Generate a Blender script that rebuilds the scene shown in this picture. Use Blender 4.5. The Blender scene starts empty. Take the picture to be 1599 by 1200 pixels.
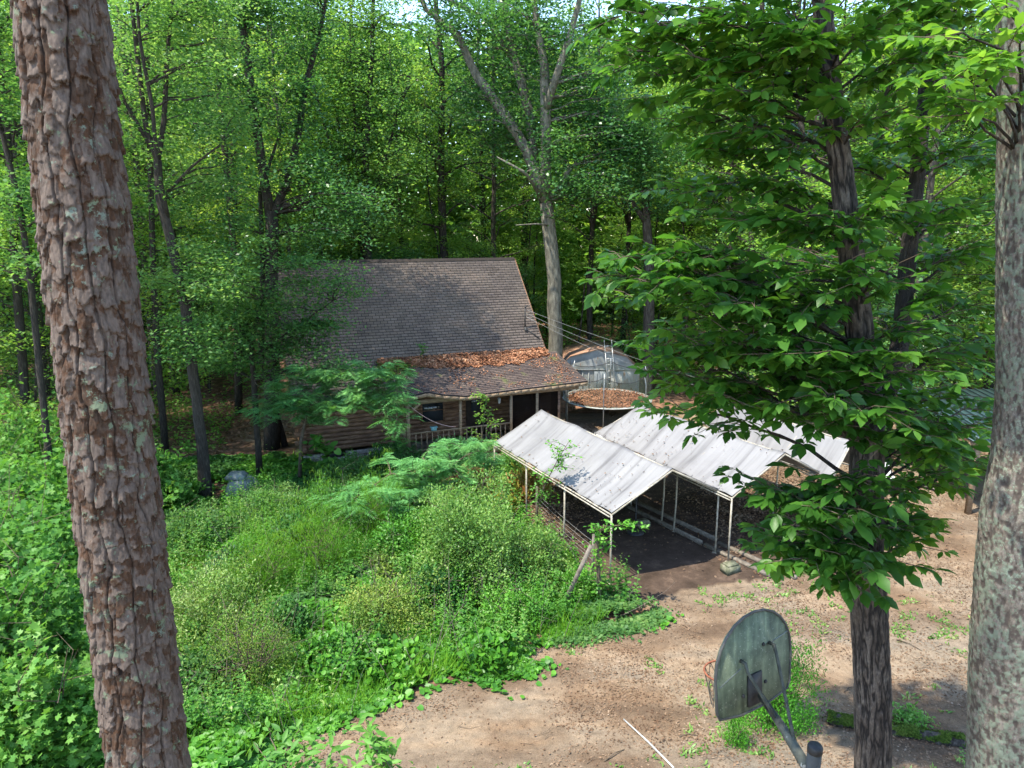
import bpy, math, random
import numpy as np
from mathutils import Vector, Matrix, noise as mnoise

# ------------------------------------------------------------------ camera, sky, sun, exposure
SC = bpy.context.scene
COL = SC.collection
H = 8.8
PITCH = math.radians(12.5)
F = 1080.0
cam_d = bpy.data.cameras.new("camera")
cam_d.sensor_width = 36.0
cam_d.lens = 36.0 * F / 1599.0
cam_d.clip_start = 0.1
cam_d.clip_end = 600
cam = bpy.data.objects.new("camera", cam_d)
COL.objects.link(cam)
cam.location = (0, 0, H)
cam.rotation_euler = (math.radians(90) - PITCH, 0, 0)
SC.camera = cam

SUN_TO = Vector((-0.38, -0.23, 0.88)).normalized()
sun_d = bpy.data.lights.new("sun", 'SUN')
sun_d.energy = 2.8
sun_d.angle = math.radians(0.6)
sun_d.color = (1.0, 0.93, 0.80)
sun = bpy.data.objects.new("sun", sun_d)
COL.objects.link(sun)
sun.location = (0, 0, 40)
sun.rotation_euler = SUN_TO.to_track_quat('Z', 'Y').to_euler()
W_ = bpy.data.worlds.new("World")
SC.world = W_
W_.use_nodes = True
nt = W_.node_tree
sky = nt.nodes.new('ShaderNodeTexSky')
sky.sky_type = 'NISHITA'
sky.sun_disc = False
sky.sun_elevation = math.asin(SUN_TO.z)
sky.sun_rotation = math.atan2(SUN_TO.x, SUN_TO.y)
sky.air_density = 1.0
sky.dust_density = 0.3
sky.ozone_density = 1.0
nt.nodes['Background'].inputs['Strength'].default_value = 0.15
nt.links.new(sky.outputs[0], nt.nodes['Background'].inputs['Color'])
SC.view_settings.view_transform = 'Standard'
SC.view_settings.look = 'None'
SC.view_settings.gamma = 1.0
SC.view_settings.exposure = 2.1
SC.render.engine = 'CYCLES'
SC.cycles.max_bounces = 7
SC.cycles.diffuse_bounces = 5
SC.cycles.glossy_bounces = 2
SC.cycles.transmission_bounces = 4
SC.cycles.transparent_max_bounces = 8
SC.cycles.caustics_reflective = False
SC.cycles.caustics_refractive = False
SC.cycles.use_denoising = True
SC.cycles.use_adaptive_sampling = True
SC.cycles.adaptive_threshold = 0.02

# ------------------------------------------------------------------ helpers
cp, sp = math.cos(PITCH), math.sin(PITCH)
def ray(px, py):
    u = (px - 799.5) / F; v = (py - 600) / F
    return np.array([u, cp - v * sp, -sp - v * cp])
def at(px, py, Y):
    r = ray(px, py); return np.array([0, 0, H]) + r * (Y / r[1])
def atz(px, py, z):
    r = ray(px, py); return np.array([0, 0, H]) + r * ((z - H) / r[2])
def sstep(t):
    t = np.clip(t, 0, 1); return t * t * (3 - 2 * t)

def hash3(i, j, k, seed=0):
    n = (i.astype(np.int64) * 374761393 + j.astype(np.int64) * 668265263 + k.astype(np.int64) * 2147483647 + seed * 974634777) & 0xffffffff
    n = ((n ^ (n >> 13)) * 1274126177) & 0xffffffff
    n = (n ^ (n >> 16)) & 0xffffffff
    n = (n * 2246822519) & 0xffffffff
    n = n ^ (n >> 15)
    return (n & 0xffffff) / float(0xffffff)
def vnoise(x, y, z=None, seed=0):
    x = np.asarray(x, float); y = np.asarray(y, float)
    z = np.zeros_like(x) if z is None else np.asarray(z, float)
    i = np.floor(x); j = np.floor(y); k = np.floor(z)
    fx = x - i; fy = y - j; fz = z - k
    fx = fx * fx * (3 - 2 * fx); fy = fy * fy * (3 - 2 * fy); fz = fz * fz * (3 - 2 * fz)
    r = 0
    for a in (0, 1):
        for b in (0, 1):
            for c in (0, 1):
                w = (fx if a else 1 - fx) * (fy if b else 1 - fy) * (fz if c else 1 - fz)
                r = r + w * hash3(i + a, j + b, k + c, seed)
    return r
def fbm(x, y, z=None, o=4, seed=0):
    r = 0; a = .5; t = 0
    x = np.asarray(x, float); y = np.asarray(y, float)
    z = np.zeros_like(x) if z is None else np.asarray(z, float)
    for q in range(o):
        r = r + a * vnoise(x * 2 ** q, y * 2 ** q, z * 2 ** q, seed + q); t += a; a *= .5
    return r / t

def gz(x, y):
    """height of the ground"""
    x = np.asarray(x, float); y = np.asarray(y, float)
    z = 1.25 * sstep((13.8 - y) / 8.5)
    z = z + 0.10 * (fbm(x * .25, y * .25, seed=5) - .5) + 0.05 * (fbm(x * 1.1, y * 1.1, seed=6) - .5)
    z = z + 1.6 * sstep((y - 42) / 40) + 0.5 * sstep((-x - 16) / 14)
    return z
def gnd(px, py):
    z = 0.
    for _ in range(8):
        p = atz(px, py, z); z = float(gz(p[0], p[1]))
    return atz(px, py, z)
def inpoly(x, y, poly):
    r = np.zeros(x.shape, bool); n = len(poly); j = n - 1
    for i in range(n):
        xi, yi = poly[i][:2]; xj, yj = poly[j][:2]
        if yi != yj:
            r ^= ((yi > y) != (yj > y)) & (x < (xj - xi) * (y - yi) / (yj - yi) + xi)
        j = i
    return r

def tag(o, label=None, cat=None, group=None, kind=None):
    if label: o['label'] = label
    if cat: o['category'] = cat
    if group: o['group'] = group
    if kind: o['kind'] = kind
    return o
def empty(name, loc, label=None, cat=None, group=None, rz=0):
    o = bpy.data.objects.new(name, None); COL.objects.link(o)
    o.location = tuple(float(v) for v in loc); o.rotation_euler = (0, 0, rz)
    o.empty_display_size = .2
    return tag(o, label, cat, group)

def mesh_from(name, V, loops, tot, mat, smooth=False, attr=None):
    V = np.asarray(V, np.float32); loops = np.asarray(loops, np.int32); tot = np.asarray(tot, np.int32)
    me = bpy.data.meshes.new(name)
    me.vertices.add(len(V)); me.vertices.foreach_set('co', V.ravel())
    me.loops.add(len(loops)); me.loops.foreach_set('vertex_index', loops)
    me.polygons.add(len(tot))
    st = np.concatenate([[0], np.cumsum(tot)[:-1]]).astype(np.int32)
    me.polygons.foreach_set('loop_start', st)
    if smooth: me.polygons.foreach_set('use_smooth', np.ones(len(tot), bool))
    if attr:
        for k, a in attr.items():
            at_ = me.attributes.new(k, 'FLOAT', 'POINT'); at_.data.foreach_set('value', np.asarray(a, np.float32))
    if mat: me.materials.append(mat)
    me.update(calc_edges=True)
    return me
def wmat(o):
    M_ = Matrix.LocRotScale(o.location, o.rotation_euler, o.scale)
    return wmat(o.parent) @ o.matrix_parent_inverse @ M_ if o.parent else M_
def link(name, me, parent=None, world=True):
    o = bpy.data.objects.new(name, me); COL.objects.link(o)
    if parent: 
        o.parent = parent
        if world:   # mesh is written in world space: keep it there
            o.matrix_parent_inverse = wmat(parent).inverted()
    return o

class MB:
    def __init__(s): s.v = []; s.l = []; s.t = []; s.n = 0
    def add(s, V, faces):
        V = np.asarray(V, float).reshape(-1, 3)
        for f in faces:
            s.l.extend([i + s.n for i in f]); s.t.append(len(f))
        s.v.append(V); s.n += len(V)
    def addn(s, V, loops, tot):
        s.l.extend((np.asarray(loops) + s.n).tolist()); s.t.extend(np.asarray(tot).tolist()); s.v.append(V); s.n += len(V)
    def box(s, c, d, ax=None, bev=0):
        """c centre, d full sizes, ax 3x3 rows axes"""
        ax = np.eye(3) if ax is None else np.asarray(ax, float)
        h = np.asarray(d, float) / 2; c = np.asarray(c, float)
        q = np.array([[i, j, k] for i in (-1, 1) for j in (-1, 1) for k in (-1, 1)], float)
        s.add(c + (q * h) @ ax, [(0, 1, 3, 2), (4, 6, 7, 5), (0, 4, 5, 1), (2, 3, 7, 6), (0, 2, 6, 4), (1, 5, 7, 3)])
    def bar(s, a, b, w, h, up=(0, 0, 1)):
        a = np.asarray(a, float); b = np.asarray(b, float); d = b - a; L = np.linalg.norm(d); d /= L
        u = np.asarray(up, float); x = np.cross(d, u); nx = np.linalg.norm(x)
        if nx < 1e-4: x = np.array([1., 0, 0]); nx = 1
        x /= nx; u = np.cross(x, d)
        s.box((a + b) / 2, (L, w, h), [d, x, u])
    def tube(s, P, R, n=8, cap=True):
        P = np.asarray(P, float); m = len(P)
        R = np.full(m, R) if np.isscalar(R) else np.asarray(R, float)
        T = np.gradient(P, axis=0); T /= (np.linalg.norm(T, axis=1)[:, None] + 1e-9)
        ref = np.array([0, 0, 1.]) if abs(T[0][2]) < .9 else np.array([1., 0, 0])
        x = np.cross(T[0], ref); x /= np.linalg.norm(x)
        a = np.arange(n) * 2 * math.pi / n; V = []
        for i in range(m):
            x = x - T[i] * x.dot(T[i]); x /= (np.linalg.norm(x) + 1e-9); y = np.cross(T[i], x)
            V.append(P[i] + R[i] * (np.cos(a)[:, None] * x + np.sin(a)[:, None] * y))
        V = np.concatenate(V); Fc = []
        for i in range(m - 1):
            for j in range(n):
                k = (j + 1) % n; Fc.append((i * n + j, i * n + k, (i + 1) * n + k, (i + 1) * n + j))
        if cap: Fc.append(tuple(range(n - 1, -1, -1))); Fc.append(tuple((m - 1) * n + j for j in range(n)))
        s.add(V, Fc)
    def sheet(s, G, th=0.0):
        """G (m,n,3) grid; th thickness along z"""
        m, n = G.shape[:2]; V = G.reshape(-1, 3)
        q = [(i * n + j, (i + 1) * n + j, (i + 1) * n + j + 1, i * n + j + 1) for i in range(m - 1) for j in range(n - 1)]
        if not th: s.add(V, q); return
        B = V - np.array([0, 0, th]); o = m * n
        q2 = [tuple(o + k for k in reversed(f)) for f in q]
        ring = [i * n for i in range(m)] + [(m - 1) * n + j for j in range(1, n)] + [i * n + n - 1 for i in range(m - 2, -1, -1)] + list(range(n - 2, 0, -1))
        e = [(ring[i], o + ring[i], o + ring[(i + 1) % len(ring)], ring[(i + 1) % len(ring)]) for i in range(len(ring))]
        s.add(np.concatenate([V, B]), q + q2 + e)
    def mesh(s, name, mat, smooth=False):
        return mesh_from(name, np.concatenate(s.v), s.l, s.t, mat, smooth)
    def build(s, name, mat, parent=None, smooth=False):
        return link(name, s.mesh(name, mat, smooth), parent)

# leaf templates: points (t along, s across, h up) and faces
TPL = {
 'quad': (np.array([[0, 0, 0], [.45, .5, .04], [1, 0, 0], [.45, -.5, .04]]), [(0, 1, 2, 3)]),
 'ivy':  (np.array([[0, 0, 0], [-.08, .35, .03], [.35, .5, .06], [.75, .33, .02], [1, 0, -.05], [.75, -.33, .02], [.35, -.5, .06], [-.08, -.35, .03]]), [(0, 1, 2, 3, 4), (0, 4, 5, 6, 7)]),
 'leaf': (np.array([[0, 0, 0], [.28, .36, .05], [.3, 0, .0], [.28, -.36, .05], [.62, .47, .03], [.66, 0, -.03], [.62, -.47, .03], [1, 0, -.12]]),
          [(0, 2, 1), (0, 3, 2), (1, 2, 5, 4), (2, 3, 6, 5), (4, 5, 7), (5, 6, 7)]),
 'lobed': (np.array([[0, 0, 0], [.15, .5, .02], [.42, .28, .0], [.7, .55, -.03], [.68, .16, 0], [1, 0, -.1], [.68, -.16, 0], [.7, -.55, -.03], [.42, -.28, 0], [.15, -.5, .02]]),
           [(0, 1, 2), (0, 2, 4, 5), (2, 3, 4), (0, 5, 6, 8), (6, 7, 8), (0, 8, 9)]),
}
def leafset(P, D, N, L, W, kind='quad'):
    """returns V, loops, tot"""
    T, Fc = TPL[kind]; n = len(P)
    D = D / (np.linalg.norm(D, axis=1)[:, None] + 1e-9)
    S = np.cross(D, N); S /= (np.linalg.norm(S, axis=1)[:, None] + 1e-9)
    N = np.cross(S, D)
    L = np.broadcast_to(L, n)[:, None, None]; Wd = np.broadcast_to(W, n)[:, None, None]
    V = P[:, None, :] + D[:, None, :] * T[None, :, 0:1] * L + S[:, None, :] * T[None, :, 1:2] * Wd + N[:, None, :] * T[None, :, 2:3] * L
    k = len(T); fl = np.concatenate([np.array(f) for f in Fc]); ft = np.array([len(f) for f in Fc])
    loops = (np.arange(n)[:, None] * k + fl[None]).ravel()
    return V.reshape(-1, 3), loops, np.tile(ft, n)
def leafmesh(name, P, D, N, L, W, mat, kind='quad', smooth=False):
    V, l, t = leafset(P, D, N, L, W, kind)
    return mesh_from(name, V, l, t, mat, smooth)
def rdir(rng, n, zs=.35):
    a = rng.uniform(0, 2 * math.pi, n)
    return np.stack([np.cos(a), np.sin(a), rng.normal(0, zs, n)], 1)
def rnorm(rng, n, s=.5):
    N = np.stack([rng.normal(0, s, n), rng.normal(0, s, n), np.ones(n)], 1)
    return N / np.linalg.norm(N, axis=1)[:, None]

# ------------------------------------------------------------------ materials
def newmat(name):
    m = bpy.data.materials.new(name); m.use_nodes = True
    return m, m.node_tree, m.node_tree.nodes['Principled BSDF']
def nd(t, typ, **kw):
    n = t.nodes.new(typ)
    for k, v in kw.items():
        if k in n.inputs.keys(): n.inputs[k].default_value = v
        else: setattr(n, k, v)
    return n
def ramp(t, fac, stops, interp='LINEAR'):
    r = t.nodes.new('ShaderNodeValToRGB'); r.color_ramp.interpolation = interp
    e = r.color_ramp.elements
    while len(e) < len(stops): e.new(.5)
    for i, (p, c) in enumerate(stops):
        e[i].position = p; e[i].color = (c[0], c[1], c[2], 1) if len(c) == 3 else c
    t.links.new(fac, r.inputs[0]); return r.outputs[0]
def mix(t, fac, a, b, mode='MIX'):
    m = t.nodes.new('ShaderNodeMix'); m.data_type = 'RGBA'; m.blend_type = mode
    for s, v in ((m.inputs[0], fac), (m.inputs[6], a), (m.inputs[7], b)):
        if hasattr(v, 'is_linked'): t.links.new(v, s)
        elif isinstance(v, (int, float)): s.default_value = v
        else: s.default_value = (v[0], v[1], v[2], 1)
    return m.outputs[2]
def coords(t, sx=1, sy=1, sz=1, space='Object'):
    tc = t.nodes.new('ShaderNodeTexCoord'); mp = t.nodes.new('ShaderNodeMapping')
    mp.inputs['Scale'].default_value = (sx, sy, sz)
    t.links.new(tc.outputs[space], mp.inputs[0]); return mp.outputs[0]
def noi(t, vec, scale, detail=4, rough=.55):
    n = nd(t, 'ShaderNodeTexNoise', Scale=scale, Detail=detail, Roughness=rough)
    t.links.new(vec, n.inputs['Vector']); return n.outputs[0]
def bump(t, b, h, strength=.4, dist=.02):
    n = nd(t, 'ShaderNodeBump', Strength=strength, Distance=dist); t.links.new(h, n.inputs['Height'])
    t.links.new(n.outputs[0], b.inputs['Normal'])
def surf(name, stops, scale=3, rough=.85, bstr=.4, bdist=.01, stretch=(1, 1, 1), detail=6, metal=0, spec=.3, fine=None):
    m, t, b = newmat(name)
    v = coords(t, *stretch)
    f = noi(t, v, scale, detail)
    c = ramp(t, f, stops)
    if fine:
        f2 = noi(t, v, fine[0], 3); c = mix(t, 1.0, c, ramp(t, f2, [(.3, (fine[1],) * 3), (.7, (fine[2],) * 3)]), 'MULTIPLY')
        bump(t, b, f2, bstr, bdist)
    else: bump(t, b, f, bstr, bdist)
    t.links.new(c, b.inputs['Base Color'])
    b.inputs['Roughness'].default_value = rough; b.inputs['Metallic'].default_value = metal
    b.inputs['Specular IOR Level'].default_value = spec
    return m
def leafmat(name, cols, trans=.35, rough=.5, spec=.25, clump=.6, objvar=.25, tcol=None):
    """cols: dark, mid, light natural leaf colours; a leaf takes one at random, whole clumps lean one way"""
    m, t, b = newmat(name)
    g = t.nodes.new('ShaderNodeNewGeometry')
    oi = t.nodes.new('ShaderNodeObjectInfo')
    v = coords(t)
    f = noi(t, v, clump, 3)
    a = nd(t, 'ShaderNodeMath', operation='MULTIPLY_ADD'); t.links.new(g.outputs['Random Per Island'], a.inputs[0]); a.inputs[1].default_value = .5; 
    s = nd(t, 'ShaderNodeMath', operation='MULTIPLY_ADD'); t.links.new(f, s.inputs[0]); s.inputs[1].default_value = 1.3; s.inputs[2].default_value = -.42
    t.links.new(s.outputs[0], a.inputs[2])
    o = nd(t, 'ShaderNodeMath', operation='MULTIPLY_ADD'); t.links.new(oi.outputs['Random'], o.inputs[0]); o.inputs[1].default_value = objvar; o.inputs[2].default_value = -objvar / 2
    ad = nd(t, 'ShaderNodeMath', operation='ADD'); t.links.new(a.outputs[0], ad.inputs[0]); t.links.new(o.outputs[0], ad.inputs[1])
    n = len(cols); c = ramp(t, ad.outputs[0], [(.05 + .9 * i / (n - 1), cols[i]) for i in range(n)])
    t.links.new(c, b.inputs['Base Color'])
    b.inputs['Roughness'].default_value = rough; b.inputs['Specular IOR Level'].default_value = spec
    tr = t.nodes.new('ShaderNodeBsdfTranslucent')
    tc = mix(t, 1.0, c, tcol or (1.3, 1.22, .7), 'MULTIPLY'); t.links.new(tc, tr.inputs[0])
    mx = nd(t, 'ShaderNodeMixShader'); mx.inputs[0].default_value = trans
    t.links.new(b.outputs[0], mx.inputs[1]); t.links.new(tr.outputs[0], mx.inputs[2])
    t.links.new(mx.outputs[0], t.nodes['Material Output'].inputs[0])
    return m

M = {}
M['f_mid'] = leafmat('forest_leaf', [(.038, .11, .032), (.075, .19, .052), (.135, .28, .075), (.25, .38, .12)], .58)
M['f_blue'] = leafmat('cool_leaf', [(.028, .09, .028), (.055, .16, .045), (.10, .24, .07), (.20, .34, .13)], .5, .34, .55)
M['f_yel'] = leafmat('warm_leaf', [(.06, .16, .03), (.13, .28, .05), (.22, .38, .065), (.34, .44, .11)], .58)
M['hick'] = leafmat('broad_leaf', [(.03, .10, .014), (.055, .17, .022), (.13, .29, .036), (.23, .39, .055)], .55, .40, .38, clump=.8)
M['ivy'] = leafmat('ivy_leaf', [(.035, .13, .015), (.06, .20, .02), (.10, .28, .025), (.17, .36, .05)], .35, .45, .35, clump=.7)
M['fern'] = leafmat('feathery_leaf', [(.06, .19, .06), (.11, .30, .09), (.17, .38, .12), (.25, .45, .18)], .4)
M['fennel'] = leafmat('fennel_leaf', [(.05, .16, .012), (.08, .23, .015), (.13, .30, .02), (.20, .35, .03)], .4)
M['azalea'] = leafmat('shrub_leaf', [(.05, .13, .02), (.10, .22, .035), (.18, .30, .06), (.32, .40, .16)], .35, .45, .35, clump=1.5)
M['olive'] = leafmat('olive_leaf', [(.06, .11, .02), (.11, .19, .03), (.18, .27, .04), (.28, .29, .07)], .32, clump=1.5)
M['dark'] = leafmat('dark_leaf', [(.02, .07, .018), (.03, .11, .022), (.055, .16, .03), (.09, .21, .05)], .35)
M['bright'] = leafmat('maple_leaf', [(.045, .15, .025), (.08, .22, .035), (.13, .30, .05), (.23, .38, .10)], .45, clump=.9)
M['juniper'] = leafmat('juniper_leaf', [(.03, .14, .01), (.05, .2, .012), (.08, .27, .018), (.12, .33, .025)], .3)
M['red'] = leafmat('mixed_garden_leaf', [(.16, .26, .04), (.30, .36, .07), (.33, .14, .05), (.25, .34, .06)], .35, clump=3)
M['litter'] = leafmat('dead_leaf', [(.13, .055, .03), (.26, .12, .065), (.38, .19, .11), (.5, .33, .22)], .12, .8, .15, clump=2, tcol=(1, .8, .6))
M['chips'] = leafmat('dry_chips', [(.06, .034, .02), (.13, .078, .045), (.20, .135, .085), (.30, .235, .17)], .1, .85, .15, clump=1.5, tcol=(1, .85, .7))
M['litter_red'] = leafmat('rust_leaf', [(.13, .055, .03), (.26, .115, .06), (.38, .19, .105), (.48, .32, .21)], .12, .8, .15, clump=2, tcol=(1, .8, .6))
M['moss'] = leafmat('moss', [(.025, .05, .01), (.045, .085, .012), (.075, .12, .018), (.10, .13, .025)], .1, .9, .1, clump=4)
M['bark'] = surf('forest_bark', [(.3, (.028, .022, .018)), (.5, (.06, .05, .04)), (.68, (.12, .105, .085))], 5, .95, .8, .03, (4, 4, .7), fine=(22, .55, 1.2))
M['bark_dk'] = surf('dark_bark', [(.3, (.018, .015, .012)), (.55, (.042, .035, .028)), (.75, (.09, .08, .065))], 6, .95, .8, .03, (4, 4, .7), fine=(25, .55, 1.2))
M['bark_pale'] = surf('pale_bark', [(.3, (.07, .063, .048)), (.5, (.14, .13, .10)), (.7, (.22, .205, .16))], 3, .9, .6, .02, (3, 3, .8), fine=(20, .65, 1.15))
M['twig'] = surf('twig_bark', [(.3, (.05, .035, .022)), (.7, (.13, .10, .07))], 12, .9)
M['wood'] = surf('weathered_wood', [(.3, (.14, .09, .052)), (.55, (.26, .18, .11)), (.75, (.34, .26, .17))], 4, .85, .4, .004, (1, 1, 6), fine=(40, .7, 1.15))
M['woodg'] = surf('grey_timber', [(.3, (.07, .058, .045)), (.55, (.15, .128, .10)), (.75, (.22, .19, .15))], 4, .9, .5, .006, (2, 2, 2), fine=(30, .7, 1.15))
M['log'] = surf('stained_log', [(.3, (.07, .036, .02)), (.5, (.16, .085, .048)), (.72, (.27, .16, .095))], 3, .7, .3, .006, (1, 1, 5), fine=(30, .6, 1.2))
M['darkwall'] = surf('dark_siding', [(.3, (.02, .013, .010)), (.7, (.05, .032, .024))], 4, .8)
M['block'] = surf('concrete', [(.3, (.16, .15, .13)), (.5, (.27, .255, .225)), (.7, (.38, .36, .32))], 5, .95, .4, .005, fine=(40, .7, 1.15))
M['mossblock'] = surf('mossy_concrete', [(.3, (.05, .055, .035)), (.5, (.11, .115, .07)), (.7, (.19, .18, .13))], 8, .95, .5, .01)
M['pipe'] = surf('painted_steel', [(.35, (.20, .175, .13)), (.6, (.34, .31, .25)), (.7, (.24, .16, .10))], 9, .5, .1, .002)
M['alu'] = surf('aluminium', [(.3, (.28, .29, .29)), (.7, (.42, .43, .42))], 9, .4, .1, .002, metal=.6)
M['black'] = surf('black_metal', [(.3, (.015, .015, .016)), (.7, (.04, .04, .04))], 12, .6)
M['wire'] = surf('wire', [(.3, (.16, .16, .15)), (.7, (.27, .27, .26))], 12, .6)
M['white'] = surf('white_plastic', [(.3, (.36, .36, .34)), (.7, (.5, .5, .47))], 6, .5, .1)
M['teal'] = surf('teal_plastic', [(.3, (.12, .26, .27)), (.7, (.2, .36, .37))], 6, .5, .1)
M['pink'] = surf('faded_rope', [(.3, (.35, .2, .17)), (.7, (.5, .33, .3))], 20, .9)
M['rim'] = surf('rusty_orange', [(.3, (.12, .04, .02)), (.6, (.22, .075, .04)), (.8, (.12, .06, .04))], 15, .7)
M['net'] = surf('old_net', [(.3, (.06, .055, .045)), (.7, (.13, .12, .10))], 15, .9)
M['glass'] = surf('window_glass', [(.3, (.02, .025, .03)), (.7, (.04, .045, .05))], 2, .08, 0, .001, spec=.6)
M['greyplastic'] = surf('grey_moulded_plastic', [(.3, (.09, .11, .10)), (.55, (.16, .185, .17)), (.75, (.22, .25, .235))], 3, .7, .3, .01, fine=(20, .85, 1.1))
M['polepaint'] = surf('flaking_green_paint', [(.35, (.03, .034, .028)), (.55, (.06, .066, .054)), (.66, (.07, .078, .064)), (.70, (.32, .32, .29))], 9, .7, .3, .004, detail=8)
M['polegrey'] = surf('dull_grey_paint', [(.3, (.045, .044, .04)), (.7, (.09, .088, .08))], 6, .75, .2, .004)

# ------------------------------------------------------------------ ground
IVY_PX = [(1008, 955), (965, 985), (870, 1012), (800, 1045), (735, 1072), (650, 1085), (560, 1118), (500, 1150), (400, 1185), (330, 1215),
          (150, 1330), (-300, 1500), (-900, 1300), (-900, 800), (-300, 640), (60, 628), (250, 668), (395, 690), (470, 735), (640, 712), (740, 735), (800, 800), (860, 860), (930, 915)]
IVY = [tuple(gnd(*p)[:2]) if p[1] < 1215 else tuple(atz(p[0], p[1], 1.3)[:2]) for p in IVY_PX]
PAD_SHADE = [tuple(gnd(*p)[:2]) for p in [(800, 790), (935, 905), (1000, 942), (1060, 930), (1110, 912), (1180, 905), (1262, 890), (1330, 870), (1180, 760), (1060, 700), (900, 690), (830, 720)]]  # carport floor outline; its dark colour also paints the shade under the canopies
def warp(x, y, s=.7, a=.5, seed=3):
    return x + a * (fbm(x * s, y * s, seed=seed) - .5) * 2, y + a * (fbm(x * s + 9, y * s + 4, seed=seed + 7) - .5) * 2
def in_ivy(x, y, a=.5):
    wx, wy = warp(x, y, .9, a); return inpoly(wx, wy, IVY)
def in_pad_shade(x, y, a=.25):
    wx, wy = warp(x, y, 1.2, a, 11); return inpoly(wx, wy, PAD_SHADE)

def build_ground():
    near = np.arange(0, 1, 1 / 420.)
    xs = np.concatenate([np.arange(-140, -24, 4), np.arange(-24, 22, .14), np.arange(22, 140.1, 4)])
    ys = np.concatenate([np.arange(-30, 1, 2), np.arange(1, 34, .14), np.arange(34, 60, 1), np.arange(60, 240, 6)])
    X, Y = np.meshgrid(xs, ys, indexing='ij')
    fine = (X > -24) & (X < 22) & (Y > 1) & (Y < 34)
    Z = gz(X, Y) + np.where(fine, .035 * (fbm(X * 3, Y * 3, seed=9) - .5) + .02 * (fbm(X * 9, Y * 9, o=2, seed=19) - .5), 0)
    V = np.stack([X, Y, Z], -1).reshape(-1, 3); m, n = X.shape
    i, j = np.meshgrid(np.arange(m - 1), np.arange(n - 1), indexing='ij')
    q = np.stack([i * n + j, (i + 1) * n + j, (i + 1) * n + j + 1, i * n + j + 1], -1).reshape(-1, 4)
    wood = (in_ivy(X, Y) | (Y > 33) | (X < -12)).astype(float).ravel()
    pad = in_pad_shade(X, Y).astype(float).ravel()
    mt, t, b = newmat('earth')
    v = coords(t)
    f = noi(t, v, .35, 6, .6); c = ramp(t, f, [(.30, (.095, .062, .038)), (.44, (.155, .107, .068)), (.54, (.21, .16, .11)), (.64, (.175, .145, .108)), (.76, (.235, .165, .107))])
    f2 = noi(t, v, 5, 8, .7); c = mix(t, .6, c, ramp(t, f2, [(.3, (.45, .45, .46)), (.55, (1, 1, 1)), (.75, (1.35, 1.3, 1.25))]), 'MULTIPLY')
    f3 = noi(t, v, 55, 3, .6); c = mix(t, .75, c, ramp(t, f3, [(.36, (.6, .58, .56)), (.5, (1, 1, 1)), (.66, (1.3, 1.28, 1.25))]), 'MULTIPLY')
    vo = nd(t, 'ShaderNodeTexVoronoi', Scale=30.); t.links.new(v, vo.inputs['Vector'])
    peb = ramp(t, vo.outputs['Distance'], [(.0, (1.6, 1.55, 1.5)), (.16, (1.1, 1.1, 1.1)), (.2, (1, 1, 1))])
    f4 = noi(t, v, .5, 3); pm = ramp(t, f4, [(.5, (0, 0, 0)), (.58, (1, 1, 1))])
    c = mix(t, pm, c, mix(t, 1.0, c, peb, 'MULTIPLY'))
    tw_ = coords(t, .055, .33, 1); tw_.node.inputs['Rotation'].default_value = (0, 0, .45); f5 = noi(t, tw_, 2.1, 4, .5)
    c = mix(t, .75, c, ramp(t, f5, [(.36, (.62, .60, .60)), (.47, (.95, .95, .95)), (.54, (1.18, 1.12, 1.05)), (.64, (.85, .83, .8))]), 'MULTIPLY')
    at1 = nd(t, 'ShaderNodeAttribute', attribute_name='wood'); at2 = nd(t, 'ShaderNodeAttribute', attribute_name='pad')
    cw = ramp(t, noi(t, v, 2.2, 8, .65), [(.32, (.045, .032, .02)), (.5, (.12, .068, .042)), (.64, (.25, .135, .085)), (.75, (.13, .09, .055))])
    c = mix(t, at1.outputs['Fac'], c, cw)
    cpad_shade = ramp(t, noi(t, v, 1.6, 8, .7), [(.35, (.034, .023, .016)), (.55, (.062, .042, .030)), (.7, (.12, .082, .058))])  # dark brown floor colour with canopy shade painted in
    c = mix(t, at2.outputs['Fac'], c, cpad_shade)
    t.links.new(c, b.inputs['Base Color']); b.inputs['Roughness'].default_value = .95; b.inputs['Specular IOR Level'].default_value = .15
    bump(t, b, f3, .7, .02)
    me = mesh_from('ground', V, q.ravel(), np.full(len(q), 4), mt, True, {'wood': wood, 'pad': pad})
    tag(link('ground', me), kind='structure')
build_ground()

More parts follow.
